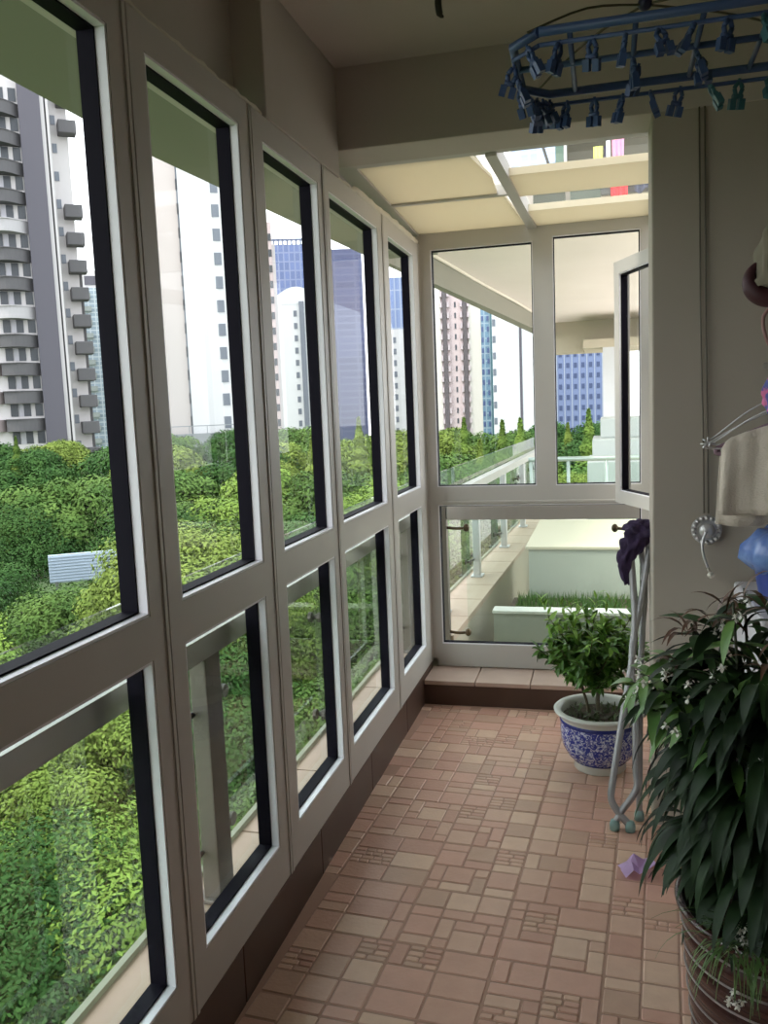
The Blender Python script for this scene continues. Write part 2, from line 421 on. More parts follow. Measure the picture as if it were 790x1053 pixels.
# glass barrier just outside the end window with its own flat rail and clamps
cb = empty('glass_barrier', (-.35, 4.5, .14), label='low glass barrier with flat grey-brown rail and dark knobs just outside the end window', cat='railing')
co = Vector((.35, -4.5, -.14))
def pin2(bm):
    for v in bm.verts: v.co += co
    return bm
bm = bmesh.new(); box(bm, -.83, .6, 4.47, 4.53, .845, .92, bev=.004); link('handrail', pin2(bm), mat('pale_rail', (.46, .41, .38), .4, .3), cb)
bm = bmesh.new(); box(bm, -.74, .6, 4.52, 4.528, .16, .845); link('glass_panel', pin2(bm), rail_glass_m, cb)
bm = bmesh.new(); box(bm, -.868, -.835, 4.47, 4.53, .15, .92); link('post', pin2(bm), brown_metal_m, cb)
for x, z, s in ((-.73, .80, -1), (-.735, .225, -1), (.04, .795, 1)):
    bm = bmesh.new()
    x2 = -.84 if s < 0 else .14
    tube(bm, smooth_pts([(x, 4.495, z), (x + s * .05, 4.49, z - .004), (x2, 4.5, z)], 4), .008, 8)
    sphere(bm, (x, 4.495, z), .022, (.8, 1, 1))
    link('clamp', pin2(bm), mat('bronze_knob', (.10, .065, .035), .35, .7), cb)

# neighbouring terrace: planter, block, cross rail
bm = bmesh.new()
box(bm, -.66, 1.6, 4.98, 5.12, -.5, .215, 0); box(bm, -.60, 1.6, 5.12, 5.6, -.5, .17, 1)
box(bm, -.665, 1.6, 4.97, 5.09, .215, .230, 2)
gp = tag(link('planter', bm, [white_wall_m, soil_m, mat('planter_coping', (.62, .60, .53), .7)]), 'low pale planter wall with white coping beyond the end window', 'planter')
bm = bmesh.new(); rr = random.Random(9)
for i in range(2600):
    x = rr.uniform(-.56, 1.0); yy = rr.uniform(5.13, 5.58); h = rr.uniform(.03, .075); a = rr.uniform(0, PI); d = rr.uniform(-.02, .02)
    c, s = math.cos(a) * .004, math.sin(a) * .004
    bm.faces.new([bm.verts.new(p) for p in ((x - c, yy - s, .17), (x + c, yy + s, .17), (x + d, yy + d, .17 + h))])
tag(link('lawn_grass', bm, grass_m), 'strip of short green grass growing in the planter', 'grass', kind='stuff')
bm = bmesh.new(); box(bm, -.50, 1.6, 5.6, 6.9, -.5, .495, 0); box(bm, -.52, 1.6, 5.59, 6.92, .495, .512, 1)
tag(link('terrace_block', bm, [mat('pale_green_wall', (.46, .46, .39), .8, noise=((.40, .41, .345), 2, .3)), mat('cream_top', (.58, .51, .38), .8)]), 'low pale green block with cream top behind the grass planter', 'wall block')
bm = bmesh.new(); box(bm, -.84, 12, 4.6, 19, -.55, -.5)  # terrace floor widened out of view and paled to bounce light onto the soffit
struct('floor_terrace_bounce', bm, mat('bounce_paving', (.80, .71, .64), .85))
# railings farther along
cr = empty('terrace_railing', (0, 7.1, .51), label='pale green horizontal terrace railing seen through the narrow end pane', cat='railing')
def P3(pts, r, name, m, base, parent, seg=8):
    bm = bmesh.new(); tube(bm, pts, r, seg)
    for v in bm.verts: v.co -= Vector(base)
    return link(name, bm, m, parent)
pale_m = mat('pale_green_steel', (.36, .43, .38), .35, .3)
base = (0, 7.1, .51)
P3([(-.62, 7.1, .985), (.7, 7.1, .985)], .02, 'handrail', pale_m, base, cr)
for x in (-.6, -.3, 0, .3, .6): P3([(x, 7.1, .50), (x, 7.1, .97)], .014, 'post', pale_m, base, cr)
bm = bmesh.new(); box(bm, -.6, .7, 7.096, 7.104, .55, .95)
for v in bm.verts: v.co -= Vector(base)
link('glass_panel', bm, rail_glass_m, cr)
bm = bmesh.new()
box(bm, -.16, .9, 7.6, 8.6, -.5, .92, 0, bev=.01); box(bm, -.12, .9, 7.9, 8.8, .92, 1.10, 0, bev=.01); box(bm, -.05, .9, 8.2, 9.0, 1.10, 1.28, 0, bev=.01)
tag(link('stepped_wall', bm, mat('bright_white_wall', (.50, .53, .50), .7)), 'white stepped structure behind the pale green railing', 'wall')

# ------------------------------------------------------------------ upstairs balcony with laundry, seen through the roof
ub = empty('upstairs_balcony', (0, 6.7, 3.0), label='upstairs balcony with cream edge and dark recess above the glass roof', cat='balcony')
def rel(bm, b):
    for v in bm.verts: v.co -= Vector(b)
    return bm
ubb = (0, 6.7, 3.0)
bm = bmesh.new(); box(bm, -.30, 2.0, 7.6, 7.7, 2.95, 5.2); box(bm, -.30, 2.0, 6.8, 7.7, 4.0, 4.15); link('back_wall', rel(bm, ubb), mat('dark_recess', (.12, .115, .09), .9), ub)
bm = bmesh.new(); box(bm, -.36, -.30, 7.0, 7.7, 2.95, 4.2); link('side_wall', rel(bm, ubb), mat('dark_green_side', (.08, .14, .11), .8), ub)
bm = bmesh.new(); box(bm, -.56, -.20, 6.55, 6.60, 3.0, 3.022); box(bm, -.1, 2.0, 6.55, 6.60, 3.025, 3.045); link('balcony_edge', rel(bm, ubb), cream_m, ub)
bm = bmesh.new(); tube(bm, [(-.62, 6.53, 3.065), (1.5, 6.53, 3.085)], .013, 8); box(bm, -.6, -.24, 6.7, 6.72, 2.86, 2.99); box(bm, -.16, 1.5, 6.7, 6.72, 2.86, 3.0)
for x in (-.5, -.2): tube(bm, [(x, 6.66, 3.0), (x + .03, 6.66, 3.12)], .01, 6)
link('rail', rel(bm, ubb), mat('dark_bar', (.05, .05, .05), .5), ub)
bm = bmesh.new(); tube(bm, [(.035, 6.9, 3.0), (.035, 6.9, 3.55)], .016, 8); tube(bm, [(-.28, 6.9, 3.0), (-.28, 6.9, 3.8)], .012, 8)
link('post', rel(bm, ubb), white_col_m, ub)
for xa, xb, zb_, zt_, cc in ((-.50, -.27, 2.875, 2.975, (.035, .045, .035)), (-.235, -.02, 2.88, 2.985, (.06, .08, .065)), (-.02, 1.4, 2.90, 3.0, (.05, .055, .06)), (-.56, 1.4, 3.0, 3.045, (.03, .03, .03))):
    bm = bmesh.new(); box(bm, xa, xb, 6.53, 6.55, zb_, zt_, bev=.006); link('dark_panel', rel(bm, ubb), mat('dark_panel_%.2f' % xa, cc, .7), ub)
def cloth(x0, x1, z1, z0, Y, color, label, rag=.02):
    bm = bmesh.new(); n = 14; rr = random.Random(int(x0 * 999)); V = []
    for k in (0, 1):
        for j in range(7):
            z = z1 + (z0 - z1) * j / 6
            for i in range(n + 1):
                t = i / n
                V.append(bm.verts.new((x0 + (x1 - x0) * (t + (.5 - t) * .15 * j / 6), Y + .012 * math.sin(t * 17 + x0 * 9) * (.3 + j / 6) + k * .006, z - (rag * math.sin(t * 7 + x0 * 30) if j == 6 else 0))))
    W = n + 1
    for j in range(6):
        for i in range(n):
            a = j * W + i
            bm.faces.new((V[a], V[a + 1], V[a + W + 1], V[a + W])); b = a + 7 * W
            bm.faces.new((V[b], V[b + W], V[b + W + 1], V[b + 1]))
    return tag(link('laundry_cloth', bm, mat('cloth_' + label.split()[0], color, .85), smooth=True), label, 'laundry', 'laundry hung on the upstairs balcony')
cloth(.04, .17, 3.06, 2.86, 6.50, (.75, .03, .05), 'red cloth hanging from the upstairs rail above the glass roof')
cloth(.20, .34, 3.06, 2.90, 6.50, (.04, .05, .10), 'navy garment hanging right of the red cloth above the glass roof')
cloth(-.075, -.005, 3.34, 3.10, 6.9, (.75, .80, .20), 'yellow cloth hung upstairs left of the thin white pole')
cloth(.005, .03, 3.34, 3.10, 6.92, (.05, .04, .14), 'dark blue cloth hung upstairs close to the thin white pole')
cloth(.06, .15, 3.42, 3.12, 6.9, (.75, .30, .45), 'pink cloth hung upstairs right of the thin white pole')
# dark antenna-like airer
bm = bmesh.new(); tube(bm, [(-.50, 6.7, 3.55), (-.36, 6.7, 3.08)], .012, 6)
for t in (.15, .4): tube(bm, [(-.58 + t * .12, 6.7, 3.48 - t * .3), (-.36 + t * .12, 6.7, 3.52 - t * .3)], .009, 6)
tube(bm, [(-.36, 6.7, 3.08), (-.36, 6.7, 3.0)], .012, 6)
tag(link('airer_arm', bm, MATS['dark_bar']), 'dark crossed metal airer arm against the sky above the glass roof', 'airer')

# ------------------------------------------------------------------ towers
def tower(name, p0, p1, ztop, depth, m, label, zb=-9, cat='building', roof=None):
    a = Vector((*p0, 0)); b = Vector((*p1, 0)); w = (b - a).length
    o = empty(name, (a.x, a.y, zb), math.atan2(b.y - a.y, b.x - a.x), label, cat)
    bm = bmesh.new(); box(bm, 0, w, 0, depth, 0, ztop - zb)
    link('wall', bm, m, o); return o, w
win_mesh = {}
def add_windows(o, xs, zs, w, h, m, y=-.03, name='window', d=.06, cap=100):
    key = (name, round(w, 2), round(h, 2), m.name)
    if key not in win_mesh:
        bm = bmesh.new()
        box(bm, -w / 2, w / 2, -d / 2, d / 2, 0, h, 0)
        me = bpy.data.meshes.new(name); bm.to_mesh(me); bm.free(); me.materials.append(m); win_mesh[key] = me
    n = 0
    for z in zs:
        for x in xs:
            if n >= cap: return
            q = bpy.data.objects.new(name, win_mesh[key]); col.objects.link(q); q.parent = o; q.location = (x, y, z); n += 1
darkglass = mat('tower_window', (.035, .04, .05), .4)
greywin = mat('grey_window', (.12, .135, .165), .4)
white_t = mat('tower_white', (.50, .47, .47), .85)
pink_t = mat('tower_pink', (.46, .37, .37), .85)
purple_grey = mat('tower_purple_grey', (.085, .078, .096), .8)
conc = mat('balcony_concrete', (.085, .08, .085), .8)
def curtain(name, c_glass, c_line, sx, sz):
    m = bpy.data.materials.new(name); m.use_nodes = True; nt = m.node_tree; b = nt.nodes['Principled BSDF']
    tc = nt.nodes.new('ShaderNodeTexCoord'); mp = nt.nodes.new('ShaderNodeMapping'); mp.inputs['Rotation'].default_value = (PI / 2, 0, 0)
    br = nt.nodes.new('ShaderNodeTexBrick'); br.offset = 0; br.inputs['Scale'].default_value = 1
    br.inputs['Brick Width'].default_value = sx; br.inputs['Row Height'].default_value = sz; br.inputs['Mortar Size'].default_value = min(sx, sz) * .13
    br.inputs['Color1'].default_value = (*c_glass, 1); br.inputs['Color2'].default_value = (*[min(1, c * 1.25) for c in c_glass], 1); br.inputs['Mortar'].default_value = (*c_line, 1)
    nt.links.new(tc.outputs['Object'], mp.inputs['Vector']); nt.links.new(mp.outputs['Vector'], br.inputs['Vector']); nt.links.new(br.outputs['Color'], b.inputs['Base Color'])
    b.inputs['Roughness'].default_value = .4
    return m

# A: dark balcony tower at the left
A_, w = tower('balcony_tower', (-66.9, 77.0), (-60.0, 82.5), 39.5, 14, white_t, 'grey and white apartment tower with stacked dark balconies at far left')
bm = bmesh.new(); box(bm, w, w + 2.15, -.9, 12, 0, 48.6); link('blank_wall', bm, purple_grey, A_)
bm = bmesh.new(); box(bm, w + 2.15, w + 2.55, -.5, 12, 0, 48.4); box(bm, w + 2.75, w + 3.0, -.2, 12, 0, 48.2); link('corner_column', bm, white_t, A_)
bm = bmesh.new(); box(bm, w + 2.55, w + 2.75, .1, 12, 0, 48.2); link('drain_channel', bm, conc, A_)
bm = bmesh.new(); box(bm, w + 3.0, w + 5.1, 3.2, 16, 0, 47); link('side_wing', bm, white_t, A_)
bm = bmesh.new()                                                    # curved balcony
def arc_prism(bm, x0, x1, bulge, z0, z1, mi=0, n=10):
    pts = [(x0, 0)] + [(x0 + (x1 - x0) * k / n, -bulge * math.sin(PI * (.18 + .82 * k / n))) for k in range(n + 1)] + [(x1, 0)]
    prism(bm, pts[::-1], z0, z1, mi)
arc_prism(bm, w - 3.9, w, 1.5, 0, 1.15); bal_me = None
for k in range(14):
    z0 = 3.6 + k * 3.0
    if k in (0, 1): continue
    bm = bmesh.new(); arc_prism(bm, w - 3.9, w, 1.7, z0, z0 + 1.25); arc_prism(bm, w - 4.0, w + .02, 1.85, z0 + 1.25, z0 + 1.35)
    link('balcony', bm, conc if k != 9 and k != 6 else mat('balcony_white', (.36, .34, .35), .8), A_)
    bm = bmesh.new(); arc_prism(bm, w - 5.6, w - 3.9, .9, z0, z0 + 1.3); link('balcony', bm, mat('balcony_light', (.25, .20, .20), .8), A_)
add_windows(A_, (w - 3.0, w - 1.7, w - .5), [1.4 + 3 * k + 3.8 for k in range(14)], .75, 1.35, darkglass, -.05, cap=60)
add_windows(A_, (w - 2.3,), [1.4 + 3 * k + 3.8 for k in range(14)], .5, 1.3, mat('curtained_window', (.33, .32, .35), .5), -.06, cap=60)
add_windows(A_, (w - 6.5, w - 8), [1.4 + 3 * k + 3.8 for k in range(14)], .9, 1.4, darkglass, -.05, cap=60)
add_windows(A_, (w + 3.6,), [1.2 + 3 * k + 3 for k in range(15)], .5, 1.0, greywin, 3.15, cap=60)
for k in range(15):
    if k in (11, 12): continue
    bm = bmesh.new(); z0 = 3.0 + 3 * k
    box(bm, w + 4.0, w + 5.9, 1.5, 3.3, z0, z0 + 1.4, bev=.1); link('side_balcony', bm, conc, A_)
bm = bmesh.new(); box(bm, w + 5.0, w + 5.5, 4, 16, 0, 27.5); box(bm, w + 3.6, w + 5.6, 3.9, 16, 27.5, 28.3); link('low_wing', bm, conc, A_)

B_, w = tower('glass_tower', (-116.5, 174.8), (-107.0, 180.9), 31.5, 12, curtain('curtain_pale', (.20, .25, .29), (.42, .46, .48), 1.4, 1.0), 'pale glass tower with white top behind the dark balcony tower')
bm = bmesh.new(); box(bm, .5, w, 1, 12, 40.5, 44.5); link('roof_box', bm, white_t, B_)
bm = bmesh.new(); box(bm, 2.3, w - .5, .8, 1.2, 41.3, 43.3); link('roof_louvre', bm, purple_grey, B_)
bm = bmesh.new(); box(bm, 6.4, w, -3, 0, 0, 30.5); link('dark_block', bm, mat('slate_block', (.10, .115, .135), .7), B_)
for k in range(13):
    bm = bmesh.new(); box(bm, .2, 3.4, -1.2, 0, 2.2 + 3 * k, 3.3 + 3 * k); link('balcony', bm, mat('grey_balcony', (.20, .22, .21), .8), B_)

C_, w = tower('white_tower', (-56.3, 96.8), (-45.0, 102.6), 41.5, 14, mat('tower_cream', (.50, .44, .42), .85, noise=((.47, .42, .40), .12, .3)), 'plain cream-white apartment tower with one vertical seam seen through the second window')
bm = bmesh.new(); box(bm, 5.95, 6.15, -.05, .3, 4, 50.3); link('seam', bm, greywin, C_)
bm = bmesh.new(); box(bm, 6.15, w, -.6, 0, 2, 50.5); link('bay_wall', bm, mat('tower_white2', (.54, .53, .54), .85), C_)
add_windows(C_, (w - 2.2,), [3 + 2.9 * k for k in range(15)], .9, 1.5, greywin, -.63)
add_windows(C_, (6.05,), [3.4 + 2.9 * k for k in range(15)], .3, 1.3, darkglass, -.08)
bm = bmesh.new()
for k in range(6): box(bm, -1 + 2.2 * k, -.9 + 2.2 * k, -2, -1.9, 5.5, 9.2)
for z in (7.2, 8.2, 9.2): box(bm, -1, w + 2, -2.05, -1.95, z, z + .12)
box(bm, -1, w + 3, -1.5, -1, 0, 8.2)
link('fence', bm, mat('podium_wall', (.25, .26, .27), .8), C_)

D_, w = tower('pink_tower', (-57.5, 138.5), (-54.5, 139.7), 33.5, 10, pink_t, 'narrow pinkish tower with dark windows along its edge in the third window')
add_windows(D_, (w - .35,), [3 + 2.6 * k for k in range(15)], .55, 1.2, darkglass)
bm = bmesh.new(); box(bm, w, w + .5, .5, 10, 0, 39); link('edge_wall', bm, white_t, D_)
E_, w = tower('blue_tower', (-95.9, 241.7), (-86.1, 245.3), 50.5, 14, curtain('curtain_blue', (.085, .115, .24), (.17, .20, .32), 1.6, 2.6), 'light blue glass office tower with parapet posts in the third window')
bm = bmesh.new()
for k in range(8): box(bm, .6 + k * 1.3, 1.1 + k * 1.3, 0, 1, 59.3, 61)
box(bm, 0, w, 0, .5, 60.6, 61.2)
link('parapet', bm, mat('blue_parapet', (.12, .14, .22), .6), E_)
F_, w = tower('round_top_block', (-65.6, 167.6), (-57.7, 170.5), 23.5, 12, mat('tower_bright', (.55, .55, .56), .85), 'bright white block with curved roof in front of the blue glass tower')
bm = bmesh.new(); pts = [(w * .02, 32.4)] + [(w * k / 12, 32.4 + 3.6 * math.sin(PI * min(1, (k / 12) * .7 + .12))) for k in range(13)] + [(w, 32.4)]
lo = [bm.verts.new((x, 0, z)) for x, z in pts]; hi = [bm.verts.new((x, 12, z)) for x, z in pts]
bm.faces.new(lo); bm.faces.new(hi[::-1])
for i in range(len(pts)): bm.faces.new((lo[i], lo[(i + 1) % len(pts)], hi[(i + 1) % len(pts)], hi[i]))
link('curved_roof', bm, MATS['tower_bright'], F_)
bm = bmesh.new(); box(bm, w * .60, w * .72, -.6, 0, 0, 33); link('service_column', bm, greywin, F_)
add_windows(F_, (w * .5, w * .85), [2.5 + 2.5 * k for k in range(12)], .7, 1.2, greywin)
G_, w = tower('dark_blue_tower', (-70.3, 208.4), (-58.9, 211.9), 41.5, 16, curtain('curtain_dark', (.045, .052, .12), (.075, .085, .16), 5, 1.7), 'dark blue office tower filling the fourth window')
bm = bmesh.new(); box(bm, .6, 4.0, -.5, 14, 0, 52.8); link('core', bm, mat('lavender_core', (.075, .075, .15), .6), G_)
H_, w = tower('pale_blue_tower', (-68.7, 271.4), (-60.5, 273.5), 43, 12, curtain('curtain_mid', (.12, .17, .32), (.28, .32, .42), 1.8, 6), 'pale blue glass tower in the last left window before the corner')
H2, w = tower('low_white_block', (-49.1, 193.9), (-43.3, 195.3), 19.5, 12, mat('tower_white3', (.50, .49, .50), .85), 'lower white block in front of the pale blue tower')
add_windows(H2, (.9, 2.2), [2 + 2.6 * k for k in range(10)], .7, 1.3, greywin)
I_, w = tower('pink_twin_tower', (-29.9, 147.0), (-20.6, 148.6), 27, 12, mat('tower_pink2', (.52, .42, .42), .85), 'pinkish white apartment tower with two dark recessed stacks beyond the end window')
for cx_ in (3.3, 6.7):
    bm = bmesh.new(); box(bm, cx_ - .35, cx_ + .35, -.5, .2, 0, 36); link('dark_recess', bm, mat('recess_brown', (.10, .085, .09), .8), I_)
    add_windows(I_, (cx_ - .6, cx_ + .6), [2 + 1.8 * k for k in range(18)], .35, .9, mat('recess_window', (.45, .38, .40), .5), -.1, name='balcony', d=1.0)
bm = bmesh.new(); box(bm, 7.3, 9.4, -.3, .3, 0, 36); box(bm, .2, 2.6, -.3, .3, 0, 36); link('pale_pilaster', bm, mat('tower_cream2', (.58, .55, .50), .85), I_)
add_windows(I_, (5.1,), [2 + 1.8 * k for k in range(18)], .3, .9, darkglass)
J_, w = tower('teal_tower', (-27.9, 198.0), (-24.1, 198.5), 29, 10, curtain('curtain_teal', (.11, .19, .26), (.26, .34, .40), 1.2, 1.7), 'slim blue-teal tower between the pinkish and the white tower')
add_windows(J_, (.8, 2.0), [3 + 2.4 * k for k in range(12)], .5, 1.1, mat('navy_window', (.06, .09, .2), .3))
bm = bmesh.new(); box(bm, 2.5, 3.1, -.6, 0, 0, 38); link('teal_fin', bm, mat('teal_fin', (.05, .12, .14), .5), J_)
K_, w = tower('bright_white_tower', (-17.5, 138.9), (-10.2, 139.7), 18.5, 12, mat('tower_white4', (.58, .58, .60), .85), 'bright white tower with a thin dark vertical joint beyond the end window')
bm = bmesh.new(); box(bm, 4.25, 4.65, -.15, .2, 0, 27.5); link('dark_joint', bm, purple_grey, K_)
add_windows(K_, (.3,), [2 + 2.6 * k for k in range(9)], .5, 1.1, greywin)
M_, w = tower('dotted_tower', (-12.8, 179.6), (2.5, 180.1), 17.5, 12, mat('tower_periwinkle', (.15, .19, .33), .7), 'blue-white office block with a grid of small square windows right of the end mullion')
add_windows(M_, [.9 + 1.5 * k for k in range(10)], [6.5 + 2.15 * k for k in range(10)], .62, .95, mat('dot_window', (.04, .06, .14), .4))
bm = bmesh.new()
for k in range(11): box(bm, .1 + 1.5 * k, .3 + 1.5 * k, -.12, 0, 5, 26.5)
link('mullion_fin', bm, mat('pale_fin', (.30, .33, .42), .6), M_)
N_, w = tower('sky_tower', (-30, 300), (-15, 300), 118, 12, curtain('curtain_sky', (.30, .38, .56), (.40, .46, .58), 3, 3), 'light blue glass tower glimpsed high up through the roof glass')

# ------------------------------------------------------------------ ground and trees
bm = bmesh.new(); quad(bm, (-260, -60, -9), (80, -60, -9), (80, 330, -9), (-260, 330, -9))
bmesh.ops.subdivide_edges(bm, edges=bm.edges, cuts=6, use_grid_fill=True)
struct('ground', bm, ground_m)

def leaf_mat(name, c1, c2, sc=1.2, trans=.25):
    m = mat(name, c1, .8, spec=.08, noise=(c2, sc, .22), objvar=.14)
    return m
leaf_bright = leaf_mat('leaf_bright', (.095, .165, .028), (.20, .29, .055))
leaf_mid = leaf_mat('leaf_mid', (.038, .082, .019), (.095, .155, .035))
leaf_dark = leaf_mat('leaf_dark', (.022, .060, .016), (.048, .10, .024))
leaf_yellow = leaf_mat('leaf_yellow', (.09, .135, .026), (.17, .22, .045))
leaf_conifer = leaf_mat('leaf_conifer', (.055, .11, .022), (.15, .21, .04))
bark_m = mat('bark', (.10, .075, .05), .9)

def crown_mesh(name, seed, R0, H, lobes, nleaf, leaf, cone=False):
    g = np.random.default_rng(seed)
    C = []; S = []
    if cone:
        t = g.random(nleaf) ** .75
        z = H * (1 - t); rr = R0 * t * (.75 + .35 * np.sin(z * 5.2) ** 2) * np.sqrt(g.uniform(.45, 1, nleaf)); a = g.uniform(0, 2 * PI, nleaf)
        P = np.stack([rr * np.cos(a), rr * np.sin(a), z - .25 * rr], 1); N = np.stack([np.cos(a), np.sin(a), np.full(nleaf, .5)], 1)
    else:
        u = g.normal(size=(lobes, 3)); u /= np.linalg.norm(u, axis=1)[:, None]; u[:, 2] = np.abs(u[:, 2]) * 1.1 - .25
        c = u * np.array([R0 * .68, R0 * .68, H * .5]) * g.uniform(.75, 1.05, (lobes, 1)); c[:, 2] += H * .45
        r = R0 * g.uniform(.26, .42, lobes)
        k = g.integers(0, lobes, nleaf)
        d = g.normal(size=(nleaf, 3)); d /= np.linalg.norm(d, axis=1)[:, None]; d[:, 2] = np.where(d[:, 2] < -.35, -d[:, 2], d[:, 2])
        P = c[k] + d * (r[k] * g.uniform(.78, 1.06, nleaf))[:, None] * np.array([1, 1, .8]); N = d
    N = N + g.normal(size=N.shape) * .32; N[:, 2] += .25; N /= np.linalg.norm(N, axis=1)[:, None]
    T = np.cross(N, g.normal(size=N.shape)); T /= np.linalg.norm(T, axis=1)[:, None]; Bv = np.cross(N, T)
    s = leaf * g.uniform(.6, 1.25, nleaf)[:, None]
    V = np.stack([P - T * s, P + Bv * s * .45 , P + T * s, P - Bv * s * .45], 1).reshape(-1, 3)
    F = [(4 * i, 4 * i + 1, 4 * i + 2, 4 * i + 3) for i in range(nleaf)]
    me = bpy.data.meshes.new(name); me.from_pydata(V.tolist(), [], F); me.update(); return me
base_b = [crown_mesh('crown', s, 2.6, 3.6, 36, 38000, .058) for s in (1, 2, 3)]
base_f = [crown_mesh('crown', s, 3.2, 4.2, 30, 20000, .11) for s in (11, 12)]
base_c = [crown_mesh('crown', s, 1.5, 6.5, 0, 8000, .11, True) for s in (21, 22)]
base_sh = [crown_mesh('crown', s, 2.2, 2.4, 46, 30000, .038) for s in (31, 32)]
mcache = {}
def with_mat(me, m):
    k = (me.name, m.name)
    if k not in mcache:
        c = me.copy(); c.materials.clear(); c.materials.append(m); mcache[k] = c
    return mcache[k]
bm = bmesh.new(); tube(bm, smooth_pts([(0, 0, 0), (.05, .02, .35), (-.03, .05, .7), (0, 0, 1)], 3), [.05 - .003 * k for k in range(10)], 7)
for k in range(4):
    a = k * 1.7; tube(bm, [(0, 0, .65 + .07 * k), (.16 * math.cos(a), .16 * math.sin(a), .9 + .06 * k)], [.02, .008], 5)
trunk_me = bpy.data.meshes.new('trunk'); bm.to_mesh(trunk_me); bm.free(); trunk_me.materials.append(bark_m)
def tree(x, y, ztop, me, m, H, sc, label, group, rot):
    o = empty('tree', (x, y, -9), rot, label, 'tree', group)
    c = bpy.data.objects.new('crown', with_mat(me, m)); col.objects.link(c); c.parent = o
    zc = ztop + 9 - H * sc; c.location = (0, 0, zc); c.scale = (sc, sc, sc)
    t = bpy.data.objects.new('trunk', trunk_me); col.objects.link(t); t.parent = o
    hh = zc + H * sc * .5; t.scale = (3.2, 3.2, hh)
    return o
rr = random.Random(42)
def polar(az, d): a = R(az); return d * math.sin(a), d * math.cos(a)
# near belt below the windows: az is measured from the balcony axis, negative to the left
def belt(d0, d1, azs, z0, z1, meshes, mats, H, sc, label, group, jit=1.5):
    for az in azs:
        if d0 > 24 and d0 < 40 and abs(az + 35.3) < 4.2 and d0 != 28 and meshes is base_b: continue
        d = rr.uniform(d0, d1); x, y = polar(az + rr.uniform(-jit, jit), d)
        tree(x, y, rr.uniform(z0, z1), rr.choice(meshes), rr.choice(mats), H, sc * rr.uniform(.9, 1.15), label, group, rr.uniform(0, 6))
fr = lambda a, b, s: list(np.arange(a, b, s))
belt(9.0, 10.5, fr(-58, -8, 9), -5.9, -5.3, base_sh, [leaf_mid, leaf_dark, leaf_mid], 2.4, 1.0, 'leafy green bush low down right below the balcony ledge', 'bushes right below the ledge')
belt(12.5, 14.5, fr(-56, -8, 7.5), -5.2, -4.5, base_sh, [leaf_mid, leaf_dark, leaf_bright, leaf_mid, leaf_dark], 2.4, 1.25, 'dense leafy bush a little farther out below the left windows', 'bushes below the left windows')
belt(17, 19.5, fr(-54, -6, 7), -4.4, -3.6, base_b, [leaf_mid, leaf_dark, leaf_yellow], 3.6, .9, 'rounded green tree in the lower panes of the left windows', 'trees in the lower panes')
belt(23, 26, fr(-50, -6, 7), -3.8, -3.0, base_b, [leaf_bright, leaf_bright, leaf_mid], 3.6, 1.05, 'bright green rounded tree in the first belt at sill height', 'bright green trees in front')
belt(31, 36, fr(-48, -5, 5.5), -2.9, -2.0, base_b, [leaf_dark, leaf_mid, leaf_dark], 3.6, 1.25, 'darker green tree in the middle of the wood', 'trees in the middle of the wood')
belt(43, 48, fr(-46, -3, 4.6), -1.9, -.9, base_f, [leaf_mid, leaf_bright, leaf_mid], 4.2, 1.1, 'green tree in the back part of the wood', 'trees in the back of the wood')
belt(57, 64, fr(-44, 4, 3.8), -1.0, -.1, base_f, [leaf_mid, leaf_yellow, leaf_dark], 4.2, 1.2, 'distant tree at the foot of the towers', 'trees at the foot of the towers')
belt(70, 76, fr(-42, 6, 3.4), -.6, .5, base_f, [leaf_yellow, leaf_mid, leaf_dark], 4.2, 1.2, 'farthest tree in the row before the towers', 'farthest row of trees')
belt(44, 58, fr(-19, 3, 1.25), -.6, 1.3, base_c, [leaf_conifer, leaf_conifer, leaf_yellow], 6.5, 1.25, 'tall pointed conifer near the end of the balcony line', 'pointed conifers beyond the corner', .6)
belt(28, 38, fr(-17, 1, 2.4), -.9, .1, base_c, [leaf_conifer, leaf_mid, leaf_conifer], 6.5, 1.1, 'loose pointed conifer nearer the corner of the balcony', 'nearer conifers by the corner', .8)
belt(22, 30, fr(-15, 1, 3.2), -1.4, -.4, base_b, [leaf_bright, leaf_yellow, leaf_mid], 3.6, .8, 'yellow-green leafy tree close beyond the outdoor railing', 'leafy trees close beyond the corner', .8)
for az_, d_, zt_ in ((-38.4, 43, -2.6), (-34.2, 44, -2.7), (-30.6, 42, -2.6)):
    x, y = polar(az_, d_); tree(x, y, zt_, base_sh[0], leaf_dark, 2.4, 1.9, 'dark green tree behind the pale ribbed panel', 'dark trees behind the panel', d_)
x, y = polar(-30.6, 50); tree(x, y, 1.0, base_c[0], leaf_dark, 6.5, 1.0, 'single dark conifer standing before the cream-white tower', None, 0)
x, y = polar(-37.8, 62); tree(x, y, .6, base_c[1], leaf_conifer, 6.5, 1.0, 'single conifer at the foot of the dark balcony tower', None, 0)
x, y = polar(-28, 21); tree(x, y, -1.2, base_b[1], leaf_yellow, 3.6, 1.15, 'tall yellow-green tree in the second window', None, 1)

# white roofed shelter among the trees
sh = empty('white_shelter', (-21.3, 30.9, -6), math.atan2(1.58, 2.37), 'small pale blue-white ribbed panel standing among the trees', 'shelter')
bm = bmesh.new(); box(bm, -1.3, 1.6, 0, .15, .80, 1.98, bev=.02)
for k in range(9): box(bm, -1.3, 1.6, -.03, 0, .86 + k * .125, .90 + k * .125)
link('panel', bm, mat('shelter_blue_white', (.36, .42, .50), .6), sh)
for x in (-1.1, 1.4): link('post', B(x, x + .12, 0, .12, -3, .85), steel_m, sh)

